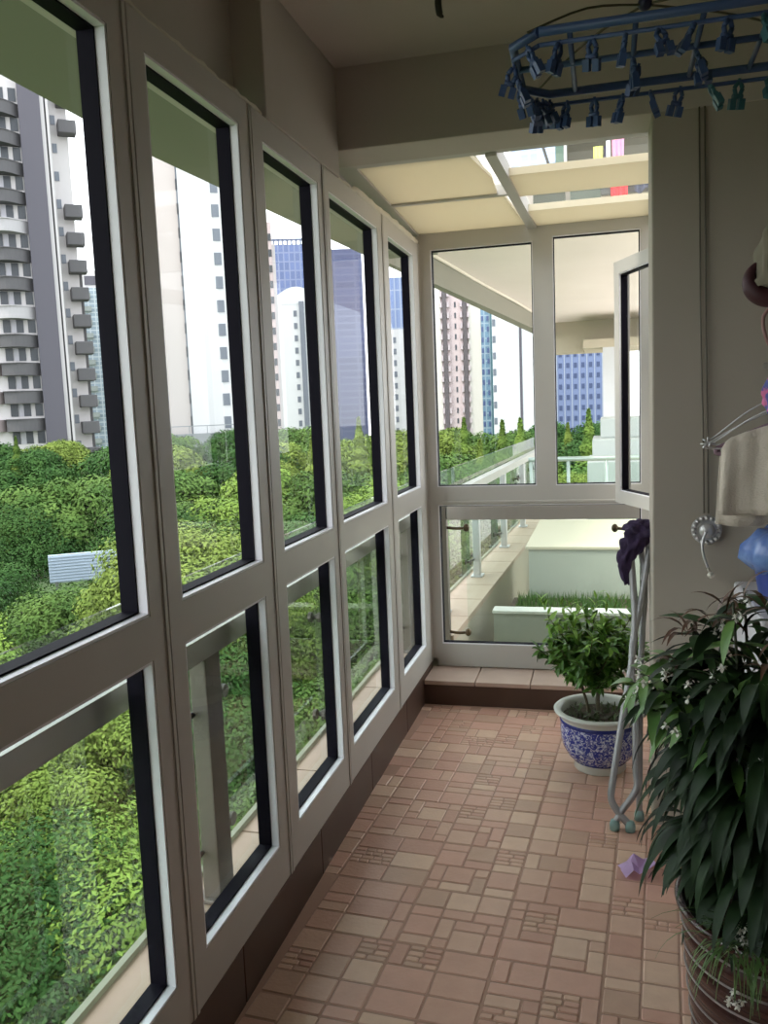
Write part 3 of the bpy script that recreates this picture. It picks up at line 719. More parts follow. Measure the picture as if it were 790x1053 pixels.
# ------------------------------------------------------------------ plants indoors
def leaf_into(bm, p, d, length, width, droop, mi=0, seg=5, fold=.25, twist=0):
    d = Vector(d).normalized(); up = Vector((0, 0, 1)); s = d.cross(up)
    s = s.normalized() if s.length > .05 else Vector((1, 0, 0)); s = Matrix.Rotation(twist, 3, d) @ s
    p = Vector(p); rows = []
    for k in range(seg + 1):
        t = k / seg
        wv = width * .5 * (math.sin(PI * min(1, t ** .8 * .98 + .02)) ** .8) if 0 < k < seg else .0006
        n = s.cross(d).normalized()
        rows.append([bm.verts.new(p - s * wv + n * wv * fold), bm.verts.new(p), bm.verts.new(p + s * wv + n * wv * fold)])
        p = p + d * (length / seg)
        d = (d + Vector((0, 0, -droop / seg))).normalized()
        s = (s - d * s.dot(d)).normalized()
    for k in range(seg):
        for j in (0, 1):
            f = bm.faces.new((rows[k][j], rows[k][j + 1], rows[k + 1][j + 1], rows[k + 1][j])); f.material_index = mi; f.smooth = True
    return p

# porcelain pot with leafy shrub
PX, PYY = -.035, 3.36
porc_m = bpy.data.materials.new('blue_white_porcelain'); porc_m.use_nodes = True
nt = porc_m.node_tree; b = nt.nodes['Principled BSDF']; b.inputs['Roughness'].default_value = .18
tc = nt.nodes.new('ShaderNodeTexCoord'); n1 = nt.nodes.new('ShaderNodeTexNoise'); n1.inputs['Scale'].default_value = 14; n1.inputs['Detail'].default_value = 1
vadd = nt.nodes.new('ShaderNodeMixRGB'); vadd.blend_type = 'ADD'; vadd.inputs['Fac'].default_value = .12
vo = nt.nodes.new('ShaderNodeTexVoronoi'); vo.feature = 'DISTANCE_TO_EDGE'; vo.inputs['Scale'].default_value = 38
wv = nt.nodes.new('ShaderNodeTexNoise'); wv.inputs['Scale'].default_value = 46; wv.inputs['Detail'].default_value = 2; wv.inputs['Distortion'].default_value = 2.5
nt.links.new(tc.outputs['Object'], n1.inputs['Vector']); nt.links.new(tc.outputs['Object'], vadd.inputs['Color1']); nt.links.new(n1.outputs['Color'], vadd.inputs['Color2'])
nt.links.new(vadd.outputs['Color'], vo.inputs['Vector']); nt.links.new(tc.outputs['Object'], wv.inputs['Vector'])
cr1 = nt.nodes.new('ShaderNodeValToRGB'); cr1.color_ramp.elements[0].position = .47; cr1.color_ramp.elements[1].position = .54
cr1.color_ramp.elements[0].color = (.035, .05, .30, 1); cr1.color_ramp.elements[1].color = (.55, .58, .72, 1)
nt.links.new(wv.outputs['Fac'], cr1.inputs['Fac'])
cr2 = nt.nodes.new('ShaderNodeValToRGB'); cr2.color_ramp.elements[0].position = .05; cr2.color_ramp.elements[1].position = .09
cr2.color_ramp.elements[0].color = (.03, .04, .28, 1); cr2.color_ramp.elements[1].color = (1, 1, 1, 1)
nt.links.new(vo.outputs['Distance'], cr2.inputs['Fac'])
mx = nt.nodes.new('ShaderNodeMixRGB'); mx.blend_type = 'DARKEN'; mx.inputs['Fac'].default_value = .75
nt.links.new(cr1.outputs['Color'], mx.inputs['Color1']); nt.links.new(cr2.outputs['Color'], mx.inputs['Color2']); nt.links.new(mx.outputs['Color'], b.inputs['Base Color'])
glaze_m = mat('pale_glaze', (.66, .66, .60), .25); navy_m = mat('navy_glaze', (.02, .03, .20), .25)
pot = empty('porcelain_pot', (PX, PYY, 0), label='blue and white patterned porcelain pot standing on the tiled floor by the end step', cat='plant pot')
bm = bmesh.new(); lathe(bm, [(.0, .004), (.098, .0), (.101, .004), (.098, .028), (.103, .036)], 56); link('foot', bm, glaze_m, pot)
bm = bmesh.new(); lathe(bm, [(.103, .036), (.124, .055), (.143, .09), (.151, .13), (.153, .165), (.152, .196)], 56); link('patterned_body', bm, porc_m, pot)
bm = bmesh.new(); lathe(bm, [(.1532, .190), (.1545, .194), (.1545, .202), (.1528, .205)], 56); lathe(bm, [(.1035, .034), (.1085, .040), (.1035, .0385)], 56); link('blue_band', bm, navy_m, pot)
bm = bmesh.new(); lathe(bm, [(.152, .202), (.155, .215), (.168, .226), (.176, .232), (.178, .238), (.172, .243), (.156, .242), (.148, .232), (.145, .19)], 56); link('rim', bm, glaze_m, pot)
bm = bmesh.new(); lathe(bm, [(.147, .205), (.10, .212), (.05, .216), (.001, .218)], 40); link('soil', bm, soil_m, pot)
shr = empty('potted_shrub', (PX, PYY, .216), label='bushy green shrub growing in the blue and white pot', cat='plant')
bm = bmesh.new(); g = random.Random(12)
tips = []
tube(bm, smooth_pts([(0, 0, -.01), (-.006, .003, .06), (.004, 0, .13), (-.015, 0, .19)], 4), [.010 - .0003 * k for k in range(13)], 8)
tube(bm, smooth_pts([(-.04, .01, -.01), (-.05, .01, .05), (-.075, .0, .14)], 4), .006, 6)
for k in range(64):
    a = g.uniform(0, 2 * PI); e = g.uniform(-.05, 1.3); L = g.uniform(.13, .235)
    s0 = Vector((-.03, 0, g.uniform(.10, .19)))
    d = Vector((math.cos(a) * math.cos(e), math.sin(a) * math.cos(e), math.sin(e) * .85))
    e1 = s0 + d * L; e1.z += .065
    mid = s0 + d * L * .5 + Vector((g.uniform(-.015, .015), g.uniform(-.015, .015), .012))
    P_ = smooth_pts([s0, mid, e1], 4); tube(bm, P_, [.004 - .0003 * i for i in range(len(P_))], 5); tips.append((P_, d))
link('branches', bm, mat('shrub_stem', (.09, .07, .04), .8), shr)
shr_leaf = mat('shrub_leaf', (.045, .13, .02), .35, noise=((.13, .26, .035), 9, .25))
shr_new = mat('shrub_new_leaf', (.17, .34, .04), .5, noise=((.28, .44, .08), 12, .25))
bm = bmesh.new()
for P_, d in tips:
    for i in range(2, len(P_)):
        for q in range(5):
            dd = (d * .5 + Vector((g.gauss(0, .7), g.gauss(0, .7), g.gauss(.15, .5)))).normalized()
            hi_ = P_[i].z > .30 and g.random() < .6
            leaf_into(bm, P_[i], dd, g.uniform(.035, .062), g.uniform(.016, .024), g.uniform(.2, 1.3), 1 if hi_ else 0, 4, .3, g.uniform(-.6, .6))
for k in range(9):   # sprigs that stick out of the top
    a = g.uniform(0, 6.28); x = -.06 + .15 * math.cos(a) * g.random(); yy = .12 * math.sin(a); z0 = .38
    for i in range(5):
        leaf_into(bm, (x + .008 * i * math.cos(a), yy, z0 + .02 * i), (g.gauss(0, .6), g.gauss(0, .5), .8), .045, .012, .8, 1, 4)
link('foliage', bm, [shr_leaf, shr_new], shr)
for k in range(7):    # low weeds over the soil
    pass
bm = bmesh.new()
for k in range(150):
    a = g.uniform(0, 6.28); r_ = .12 * math.sqrt(g.random())
    leaf_into(bm, (r_ * math.cos(a), r_ * math.sin(a), -.004), (g.gauss(0, .5), g.gauss(0, .5), .9), g.uniform(.02, .05), .008, 1.2, 0, 3)
link('weeds', bm, mat('weed_leaf', (.07, .10, .03), .6), shr)

# big ribbed pot with long-leaved plant on the right
BX, BY = .335, 1.75
bp = empty('ribbed_pot', (BX, BY, 0), label='dark red-brown glazed pot with thin silver rings at the lower right corner', cat='plant pot')
ring_z = [.385, .335, .285, .235, .185, .135, .085]
prof = [(0.001, .003), (.135, 0), (.142, .01)]
zz = .01; 
def prad(z): return .145 + .048 * (z / .42) ** .7
k = .035
while k < .405:
    prof.append((prad(k) + .003 * math.sin((k - .035) / .05 * 2 * PI - PI / 2), k)); k += .005
prof += [(.196, .41), (.204, .418), (.206, .428), (.20, .434), (.19, .43), (.182, .40), (.178, .37)]
bm = bmesh.new(); lathe(bm, prof, 64); link('body', bm, mat('brown_glaze', (.030, .010, .009), .25, noise=((.055, .018, .014), 5, .3), coat=.4), bp)
silver_m = mat('silver_ring', (.26, .22, .21), .35, .5)
for z in ring_z:
    bm = bmesh.new(); r0 = prad(z) + .0035
    n = 64; tube(bm, [(r0 * math.cos(2 * PI * k / n), r0 * math.sin(2 * PI * k / n), z) for k in range(n + 1)], .0022, 6, cap=False); link('ring', bm, silver_m, bp)
bm = bmesh.new(); lathe(bm, [(.182, .385), (.1, .392), (.001, .396)], 40); link('soil', bm, soil_m, bp)

pl = empty('flowering_plant', (BX, BY, .39), label='tall dark plant with long drooping leaves and small white flowers in the ringed pot', cat='plant')
g = random.Random(77)
dark_leaf = mat('long_leaf', (.020, .048, .016), .38, noise=((.040, .085, .028), 6, .25))
green_leaf = mat('fresh_long_leaf', (.085, .19, .045), .42, noise=((.17, .30, .075), 12, .25))
red_leaf = mat('reddish_leaf', (.10, .045, .03), .45, noise=((.15, .09, .05), 9, .25))
bmS = bmesh.new(); bmL = bmesh.new()
def stem(pts, r0, nl, Lr, Wr, mis, droop, from_t=.35):
    P_ = smooth_pts(pts, 5); n = len(P_)
    tube(bmS, P_, [r0 * (1 - .6 * i / n) for i in range(n)], 6)
    for q in range(nl):
        t = from_t + (1 - from_t) * (q + g.random()) / nl; i = min(n - 1, int(t * (n - 1)))
        a = q * 2.4 + g.uniform(-.4, .4); e = g.uniform(-.2, .6)
        dd = Vector((math.cos(a) * math.cos(e), math.sin(a) * math.cos(e), math.sin(e)))
        leaf_into(bmL, P_[i], dd, g.uniform(*Lr), g.uniform(*Wr), g.uniform(*droop), g.choice(mis), 7, .22, g.uniform(-.5, .5))
    return P_[-1]
def flower(p, n=5, r=.009, parent=None, name='flower'):
    bmF = bmesh.new()
    for _ in range(n):
        c = Vector(p) + Vector((g.uniform(-.012, .012), g.uniform(-.012, .012), g.uniform(-.014, .014)))
        tl = Vector((g.gauss(0, .6), -.8, g.gauss(.3, .5)))
        for k in range(5):
            a = k * 2 * PI / 5 + g.random()
            leaf_into(bmF, c, Vector((math.cos(a), 0, math.sin(a))) * 1.0 + tl * .45, r, r * .7, .2, 0, 2, .1)
    return link(name, bmF, mat('white_petal', (.75, .74, .66), .6), parent or pl)
tops = []
dark_leaf = mat('long_leaf2', (.007, .017, .006), .5, noise=((.018, .040, .012), 10, .25), spec=.22)
mid_leaf = mat('mid_long_leaf', (.022, .055, .016), .5, noise=((.05, .105, .03), 10, .25), spec=.3)
# the tall central stems
for (tx, ty, tz) in ((-.12, .04, .62), (.02, 0, .64), (.09, -.06, .6), (-.19, .02, .52), (-.05, -.08, .56), (.15, .1, .58), (-.17, .05, .60), (-.10, -.02, .66), (-.02, .04, .66), (.06, .0, .68), (-.06, .12, .66), (.14, .04, .64), (.02, -.10, .62), (.10, .14, .66), (-.14, -.06, .54), (.2, -.05, .6)):
    tops.append(stem([(tx * .15, ty * .15, 0), (tx * .4, ty * .4, .2), (tx * .8, ty * .8, .42), (tx, ty, tz)], .006, 52, (.075, .13), (.018, .032), [0, 3, 3, 0, 3, 1], (.6, 3.0), .15))
# the arms that lean left over the rack, with fresh green leaves
for (tx, ty, tz) in ((-.27, .02, .50), (-.29, .06, .47), (-.24, -.04, .49), (-.22, .08, .52), (-.20, -.08, .46), (-.26, 0, .44)):
    tops.append(stem([(0, 0, .12), (tx * .35, ty, .32), (tx * .75, ty, tz - .04), (tx, ty, tz)], .005, 30, (.065, .11), (.015, .025), [1, 1, 1, 0, 1], (.9, 2.2), .45))
# skirt of long hanging leaves down over the pot rim on the left
for q in range(330):
    a = g.uniform(1.6, 5.2); r_ = g.uniform(.05, .20); z0 = g.uniform(.16, .46)
    leaf_into(bmL, (r_ * math.cos(a), r_ * math.sin(a), z0), (math.cos(a) * .8, math.sin(a) * .8, .1), g.uniform(.10, .165), g.uniform(.018, .032), g.uniform(2.0, 4.2), 0, 8, .25, g.uniform(-.4, .4))
for q in range(420):     # inner mass
    a = g.uniform(0, 6.28); r_ = .17 * math.sqrt(g.random()); z0 = g.uniform(.05, .55)
    leaf_into(bmL, (r_ * math.cos(a), r_ * math.sin(a), z0), (math.cos(a) * .7, math.sin(a) * .7, .2), g.uniform(.09, .15), g.uniform(.02, .034), g.uniform(1.5, 3.8), 0, 6, .25, g.uniform(-.4, .4))
leaf_into(bmL, (-.12, -.02, .20), (-.9, -.05, .05), .25, .05, 2.6, 0, 9, .3)
leaf_into(bmL, (-.10, -.02, .07), (-.7, -.05, -.3), .17, .045, 2.0, 0, 9, .3)
leaf_into(bmL, (-.12, -.05, .09), (-.3, -.05, -.8), .14, .04, 1.0, 0, 9, .3)
for tp in tops[:10]:     # reddish new shoots on top
    for q in range(9):
        leaf_into(bmL, tp + Vector((g.uniform(-.02, .02), g.uniform(-.02, .02), g.uniform(-.03, .005))), (g.gauss(0, .7), g.gauss(0, .7), .9), g.uniform(.05, .09), .012, g.uniform(1.0, 2.6), 2, 5, .3)
for tp in tops:
    if g.random() < .8: flower(tp + Vector((0, -.03, -.02)), 3, .010)
for q in range(16): flower((g.uniform(-.29, .02), g.uniform(-.17, -.05), g.uniform(.36, .56)), 2, .010)
link('stems', bmS, mat('plant_stem', (.05, .06, .03), .6), pl)
link('foliage', bmL, [dark_leaf, green_leaf, red_leaf, mid_leaf], pl)
# grass tuft spilling over the rim, and its white flower heads
gt = empty('grass_tuft', (BX + .0, BY - .12, .39), label='thin green grassy tuft with white flower heads spilling over the ringed pot', cat='plant')
bm = bmesh.new()
for q in range(230):
    a = g.uniform(PI, 2 * PI) if q % 3 else g.uniform(0, 6.28); x0 = g.uniform(-.13, .12)
    leaf_into(bm, (x0, g.uniform(-.04, .02), 0), (math.cos(a) * .45, math.sin(a) * .45, 1), g.uniform(.12, .20), .0035, g.uniform(1.8, 4.6), 0, 8, .1)
link('blades', bm, mat('grass_blade', (.10, .19, .045), .5, noise=((.06, .12, .03), 10, .3)), gt)
for (x, y_, z) in ((-.105, -.05, .075), (-.085, -.055, .095), (-.10, -.045, .055)):
    flower((x, y_, z), 7, .008, gt, 'flower_head')
flower((-.115, -.075, -.045), 6, .009, gt, 'flower_head')
bm = bmesh.new(); tube(bm, smooth_pts([(-.11, -.0, .01), (-.115, -.068, .02), (-.115, -.076, -.04)], 4), .0015, 5); link('flower_stalk', bm, MATS['grass_blade'], gt)

# ------------------------------------------------------------------ folding rack, cloth, paper
tube_m = mat('grey_tube', (.34, .33, .33), .4, .5)
rk = empty('folding_rack', (.07, 2.86, 0), label='folded grey metal tube clothes rack leaning beside the pillar', cat='clothes rack')
ro = (.07, 2.86, 0)
def rtube(pts, r=.0105):
    bm = bmesh.new(); tube(bm, smooth_pts(pts, 6), r, 10)
    for v in bm.verts: v.co -= Vector(ro)
    return link('tube', bm, tube_m, rk)
rtube([(.079, 3.101, .932), (.087, 3.066, .806), (.092, 3.029, .676), (.08, 2.993, .546), (.066, 2.97, .466), (.035, 2.921, .291), (.011, 2.882, .149), (.007, 2.867, .097), (.029, 2.856, .058), (.058, 2.848, .027), (.067, 2.843, .016)], .0125)
rtube([(.144, 3.101, .932), (.13, 3.075, .839), (.109, 3.043, .725), (.084, 3.011, .611), (.08, 2.984, .514), (.087, 2.94, .356), (.088, 2.896, .201), (.091, 2.881, .145), (.074, 2.87, .107), (.042, 2.858, .065), (.019, 2.847, .024)], .0115)
rtube([(.112, 3.135, .94), (.128, 3.095, .807), (.118, 3.05, .644), (.108, 3.00, .484), (.104, 2.96, .25), (.100, 2.93, .014)], .011)
rtube([(.079, 3.101, .925), (.092, 3.105, .957), (.130, 3.107, .957), (.144, 3.101, .925)], .0125)
rtube([(.05, 2.97, .43), (.125, 2.98, .42)], .007)
for x, y_ in ((.017, 2.845), (.068, 2.842), (.100, 2.93)):
    bm = bmesh.new(); lathe(bm, [(.001, 0), (.016, 0), (.017, .02), (.013, .034), (.001, .036)], 14, c=(x - ro[0], y_ - ro[1], 0)); link('rubber_foot', bm, mat('green_rubber', (.24, .36, .33), .6), rk)

def blob_cloth(name, path, rads, m, label, seed, cat='cloth', amp=.25, off=(0, 0, 0)):
    g = random.Random(seed); bm = bmesh.new(); seg = 28; rings = []
    pts = smooth_pts(path, 8); n = len(pts)
    for i, p in enumerate(pts):
        t = i / (n - 1) * (len(rads) - 1); k = min(int(t), len(rads) - 2); r0 = tuple(rads[k][j] * (1 - t + k) + rads[k + 1][j] * (t - k) for j in (0, 1))
        ring = []
        for s in range(seg):
            a = 2 * PI * s / seg
            w = 1 + amp * math.sin(a * 5 + i * .25 + seed) * .5 + amp * .5 * math.sin(a * 9 - i * .5)
            ring.append(bm.verts.new(p + Vector((math.cos(a) * r0[0] * w, math.sin(a) * r0[1] * w, .004 * math.sin(a * 4 + i)))))
        rings.append(ring)
    for i in range(n - 1):
        for s in range(seg): bm.faces.new((rings[i][s], rings[i][(s + 1) % seg], rings[i + 1][(s + 1) % seg], rings[i + 1][s]))
    bm.faces.new(rings[0][::-1]); bm.faces.new(rings[-1])
    return tag(link(name, bm, m, None, True), label, cat)
cloth_m = mat('purple_cloth', (.026, .016, .042), .9, noise=((.055, .03, .085), 30, .25), bump=(60, .6))
blob_cloth('bunched_cloth', [(.118, 3.10, 1.025), (.118, 3.10, 1.01), (.115, 3.10, .975), (.085, 3.09, .93), (.062, 3.085, .87), (.068, 3.08, .80)],
           [(.02, .02), (.046, .035), (.056, .042), (.046, .035), (.030, .025), (.021, .018), (.008, .006)], cloth_m, 'dark purple cloth bunched over the top of the grey tube rack', 4, amp=.4)
# crumpled lilac paper
bm = bmesh.new(); g = random.Random(6)
pts2 = [[Vector((x * .032, y_ * .030, 0)) for x in range(5)] for y_ in range(4)]
hts = [[.002, .03, .012, .028, .05], [.012, .042, .018, .02, .03], [.004, .022, .05, .026, .04], [.002, .012, .03, .012, .02]]
V = [[bm.verts.new((pts2[j][i].x + g.uniform(-.008, .008), pts2[j][i].y + g.uniform(-.008, .008), hts[j][i] * .9)) for i in range(5)] for j in range(4)]
for j in range(3):
    for i in range(4):
        if (i + j) % 2: bm.faces.new((V[j][i], V[j][i + 1], V[j + 1][i + 1])); bm.faces.new((V[j][i], V[j + 1][i + 1], V[j + 1][i]))
        else: bm.faces.new((V[j][i], V[j][i + 1], V[j + 1][i])); bm.faces.new((V[j][i + 1], V[j + 1][i + 1], V[j + 1][i]))
bmesh.ops.solidify(bm, geom=bm.faces[:], thickness=.0012)
o = tag(link('crumpled_paper', bm, mat('lilac_paper', (.80, .60, .88), .7)), 'small crumpled lilac paper lying on the floor tiles left of the plant', 'paper'); o.location = (.045, 2.53, .003); o.rotation_euler.z = .3; o.scale = (.8, .9, 1.1)

# ------------------------------------------------------------------ pillar items: crank, cords, hangers, towel, bucket
cr_ = empty('wall_crank', (.31, 2.905, 1.022), label='round silver clothes-line crank fixed on the pillar with a white knob handle', cat='crank')
def cyl_y(bm, c, r, y0, y1, seg=32, r2=None, mi=0):
    g = bmesh.ops.create_cone(bm, cap_ends=True, segments=seg, radius1=r, radius2=r2 or r, depth=abs(y1 - y0))
    bmesh.ops.transform(bm, matrix=Matrix.Translation((c[0], (y0 + y1) / 2, c[1])) @ Matrix.Rotation(PI / 2, 4, 'X'), verts=g['verts'])
    for f in {f for v in g['verts'] for f in v.link_faces}: f.material_index = mi
bm = bmesh.new(); cyl_y(bm, (0, 0), .040, 0, -.012); cyl_y(bm, (0, 0), .047, -.012, -.022)
for k in range(16):
    a = k * PI / 8; sphere(bm, (.039 * math.cos(a), -.026, .039 * math.sin(a)), .0075, (1, 1, 1), 8, 6)
link('reel', bm, mat('chrome', (.62, .60, .58), .35, .5), cr_)
bm = bmesh.new(); sphere(bm, (0, -.036, 0), .024, (1, .5, 1)); link('hub', bm, MATS['chrome'], cr_)
bm = bmesh.new(); tube(bm, smooth_pts([(-.004, -.050, 0), (-.016, -.055, -.035), (-.014, -.06, -.07), (.0, -.062, -.115)], 5), .0045, 8); chh = link('handle', bm, MATS['chrome'], cr_)
bm = bmesh.new(); sphere(bm, (.008, -.068, -.138), .011); tube(bm, [(0, -.062, -.115), (.004, -.064, -.13)], .004, 6); link('knob', bm, mat('beige_knob', (.62, .58, .48), .4), chh)
cord_m = mat('grey_cord', (.15, .13, .10), .7)
for i, (x0, x1, lab) in enumerate(((.284, .299, 'left one of the two thin cords running down the pillar from the ceiling'), (.300, .312, 'right one of the two thin cords running down the pillar from the ceiling'))):
    bm = bmesh.new(); tube(bm, [(x0, 2.895, 2.325), (x0 + .006, 2.893, 1.7), (x1, 2.89, 1.33), (x1 + .004, 2.89, 1.075)], .0028, 6)
    tag(link('line_cord', bm, cord_m), lab, 'cord')

hang_m = mat('wire_metal', (.60, .60, .60), .3, .8)
mauve_m = mat('mauve_plastic', (.20, .12, .15), .5)
def hanger(name, tip, rise, length, back, m, label, r=.0022, z0=0, hookx=.62):
    # tip = left end; shoulder rises to the right towards the hook
    t = Vector(tip); e = empty(name, tip, 0, label, 'hanger')
    top = Vector((length / 2, 0, rise)); right = Vector((length, back, 0))
    bm = bmesh.new()
    tube(bm, smooth_pts([(length / 2, back / 2, rise + .005), (length * .25, back * .25, rise * .62), (.02, 0, .012), (0, 0, 0), (.02, 0, -.012), (length * .5, back * .5, -.014), (length - .02, back, -.012), (length, back, 0), (length - .02, back, .012), (length * .75, back * .75, rise * .62), (length / 2, back / 2, rise + .005)], 5), r, 6)
    link('shoulder', bm, m, e)
    bm = bmesh.new(); c = top + Vector((0, back / 2, 0))
    tube(bm, smooth_pts([c, c + Vector((0, 0, .04)), c + Vector((.03, 0, .065)), c + Vector((0, 0, .10)), c + Vector((-.03, 0, .075))], 5), r, 6); link('hook', bm, m, e)
    return e
hanger('wire_hanger', (.276, 2.55, 1.325), .13, .42, -.10, hang_m, 'silver wire hanger nearest the pillar above the beige towel')
hanger('wire_hanger', (.280, 2.53, 1.315), .115, .42, -.12, hang_m, 'second silver wire hanger just below the first above the beige towel')
hanger('wire_hanger', (.272, 2.57, 1.312), .10, .42, -.08, hang_m, 'lowest silver wire hanger with its clips crowded at the left tip')
hanger('plastic_hanger', (.300, 2.54, 1.300), .085, .40, -.10, mauve_m, 'thick mauve plastic hanger under the wire hangers', r=.008)
# drying pole carrying the hangers
bm = bmesh.new(); tube(bm, [(.49, 2.0, 1.535), (.487, 2.45, 1.535), (.485, 2.90, 1.535)], .011, 12)
dp = tag(link('drying_pole', bm, steel_m), 'steel drying pole that carries the hangers just outside the frame', 'pole')
# clips at the tip
bm = bmesh.new(); g = random.Random(3)
for k in range(10):
    a = g.uniform(0, 6.28); tube(bm, [(0, 0, 0), (math.cos(a) * .02, g.uniform(-.01, .01), math.sin(a) * .017)], .0025, 5)
tag(link('clip_bunch', bm, hang_m, None), 'bunch of small metal clips at the left tip of the wire hangers', 'clip', kind='stuff').location = (.276, 2.545, 1.318)

# beige towel folded over the mauve hanger
def towel():
    bm = bmesh.new(); n = 26; V = []
    H = .24
    def top(x): return 1.322 + .055 * math.sin(min(1, max(0, x / .42)) * PI) - (.022 * max(0, 1 - x / .03) ** 2)
    xs = [k / n * .34 for k in range(n + 1)]
    prof = []
    for side, yo, hh in ((-1, -.020, 1.122), (1, .020, 1.088)):
        rows = []
        for j in range(11):
            t = j / 10; row = []
            for x in xs:
                fold = .008 * math.sin(x * 55 + t * 1.5) * (.2 + t) + .004 * math.sin(x * 120)
                z = top(x) * (1 - t) + t * hh - (.004 * math.sin(x * 30) if j == 10 else 0)
                flare = -.010 * t * max(0, 1 - x / .08)
                row.append(bm.verts.new((.308 + x + flare, 2.53 - .25 * x + yo * (.5 + .5 * min(1, t * 3)) + fold * side, z)))
            rows.append(row)
        prof.append(rows)
    for rows in prof:
        for j in range(10):
            for i in range(n): bm.faces.new((rows[j][i], rows[j][i + 1], rows[j + 1][i + 1], rows[j + 1][i]))
    for i in range(n): bm.faces.new((prof[0][0][i], prof[1][0][i], prof[1][0][i + 1], prof[0][0][i + 1]))
    bmesh.ops.recalc_face_normals(bm, faces=bm.faces)
    bmesh.ops.solidify(bm, geom=bm.faces[:], thickness=.003)
    return bm
tag(link('towel', towel(), mat('beige_towel', (.62, .55, .46), .95, noise=((.56, .49, .40), 12, .3), bump=(220, .4)), None, True), 'beige towel folded over the hangers beside the pillar', 'towel')

# small things hanging at the right edge
bm = bmesh.new()
pth = smooth_pts([(.392, 2.5, 1.795), (.374, 2.5, 1.765), (.378, 2.5, 1.730), (.405, 2.5, 1.705), (.44, 2.5, 1.70), (.475, 2.5, 1.715), (.49, 2.5, 1.76)], 6)
tube(bm, pth, [.004 + .021 * math.sin(PI * min(1, k / (len(pth) - 1) * 1.0)) for k in range(len(pth))], 14)
mh = empty('maroon_hanger', (0, 0, 0), label='thick dark maroon curved hanger at the right edge high above the towel', cat='hanger')
link('padded_arm', bm, mat('maroon_pad', (.055, .015, .02), .55), mh)
bm = bmesh.new(); tube(bm, smooth_pts([(.43, 2.5, 1.70), (.435, 2.5, 1.66), (.44, 2.5, 1.60), (.455, 2.5, 1.555), (.485, 2.5, 1.546)], 5), .006, 8); link('stem', bm, MATS['maroon_pad'], mh)
blob_cloth('cream_cloth', [(.46, 2.5, 1.91), (.455, 2.5, 1.87), (.45, 2.5, 1.81), (.45, 2.5, 1.745), (.45, 2.5, 1.73)], [(.012, .01), (.045, .03), (.06, .035), (.065, .035), (.06, .03)], mat('cream_cloth_m', (.26, .23, .17), .95), 'dull cream cloth bundle resting in the maroon curved hanger', 8, amp=.2)
bm = bmesh.new(); tube(bm, smooth_pts([(.424, 2.5, 1.675), (.408, 2.5, 1.65), (.412, 2.5, 1.61), (.43, 2.5, 1.57), (.46, 2.5, 1.56)], 5), .005, 8)
tag(link('pink_strap', bm, mat('pink_strap_m', (.30, .17, .15), .7)), 'thin dull pink strap looping below the maroon hanger', 'strap')
blob_cloth('printed_cloth', [(.475, 2.48, 1.525), (.463, 2.48, 1.50), (.455, 2.48, 1.45), (.46, 2.48, 1.40), (.47, 2.48, 1.37)], [(.02, .02), (.035, .025), (.045, .03), (.04, .03), (.02, .02)], mat('blue_pink_print', (.10, .12, .35), .8, noise=((.60, .15, .30), 45, .04)), 'blue and pink printed cloth by the right edge above the hangers', 2, amp=.3)

cab = empty('white_cabinet', (.56, 2.62, 0), label='white cabinet mostly hidden behind the large plant under the blue bucket', cat='cabinet')
bm = bmesh.new(); box(bm, -.17, .25, -.25, .25, .0, .86, bev=.01); link('body', bm, mat('cabinet_white', (.62, .60, .62), .5), cab)
bm = bmesh.new(); box(bm, -.15, .23, -.262, -.25, .04, .82, bev=.004); cdoor = link('door', bm, MATS['cabinet_white'], cab)
bm = bmesh.new(); box(bm, .17, .19, -.285, -.262, .5, .62, bev=.004); link('handle', bm, steel_m, cdoor)
bu = empty('blue_bucket', (.52, 2.58, .86), label='dark blue plastic bucket standing behind the plant at the right edge', cat='bucket')
bm = bmesh.new(); lathe(bm, [(.001, .002), (.095, 0), (.1, .008), (.118, .13), (.122, .135), (.118, .14), (.113, .13), (.094, .02), (.001, .015)], 40); link('body', bm, mat('blue_plastic', (.03, .07, .32), .3), bu)
def bag():
    bm = bmesh.new(); g = random.Random(31); rings = []
    for j, (r0, z) in enumerate(((.105, .085), (.128, .10), (.145, .125), (.14, .155), (.125, .185), (.10, .205), (.06, .20), (.02, .19))):
        rings.append([bm.verts.new(((r0 + g.uniform(-.008, .008) + .006 * math.sin(7 * a)) * math.cos(a), (r0 + g.uniform(-.008, .008)) * math.sin(a), z + g.uniform(-.008, .008))) for a in [2 * PI * k / 36 for k in range(36)]])
    for i in range(7):
        for s in range(36): bm.faces.new((rings[i][s], rings[i][(s + 1) % 36], rings[i + 1][(s + 1) % 36], rings[i + 1][s]))
    bm.faces.new(rings[-1]); return bm
tag(link('plastic_bag', bag(), mat('blue_film', (.07, .13, .38), .2, noise=((.20, .32, .60), 25, .3)), None, True, (.52, 2.58, .86)), 'crumpled light blue plastic bag pulled over the blue bucket', 'bag')

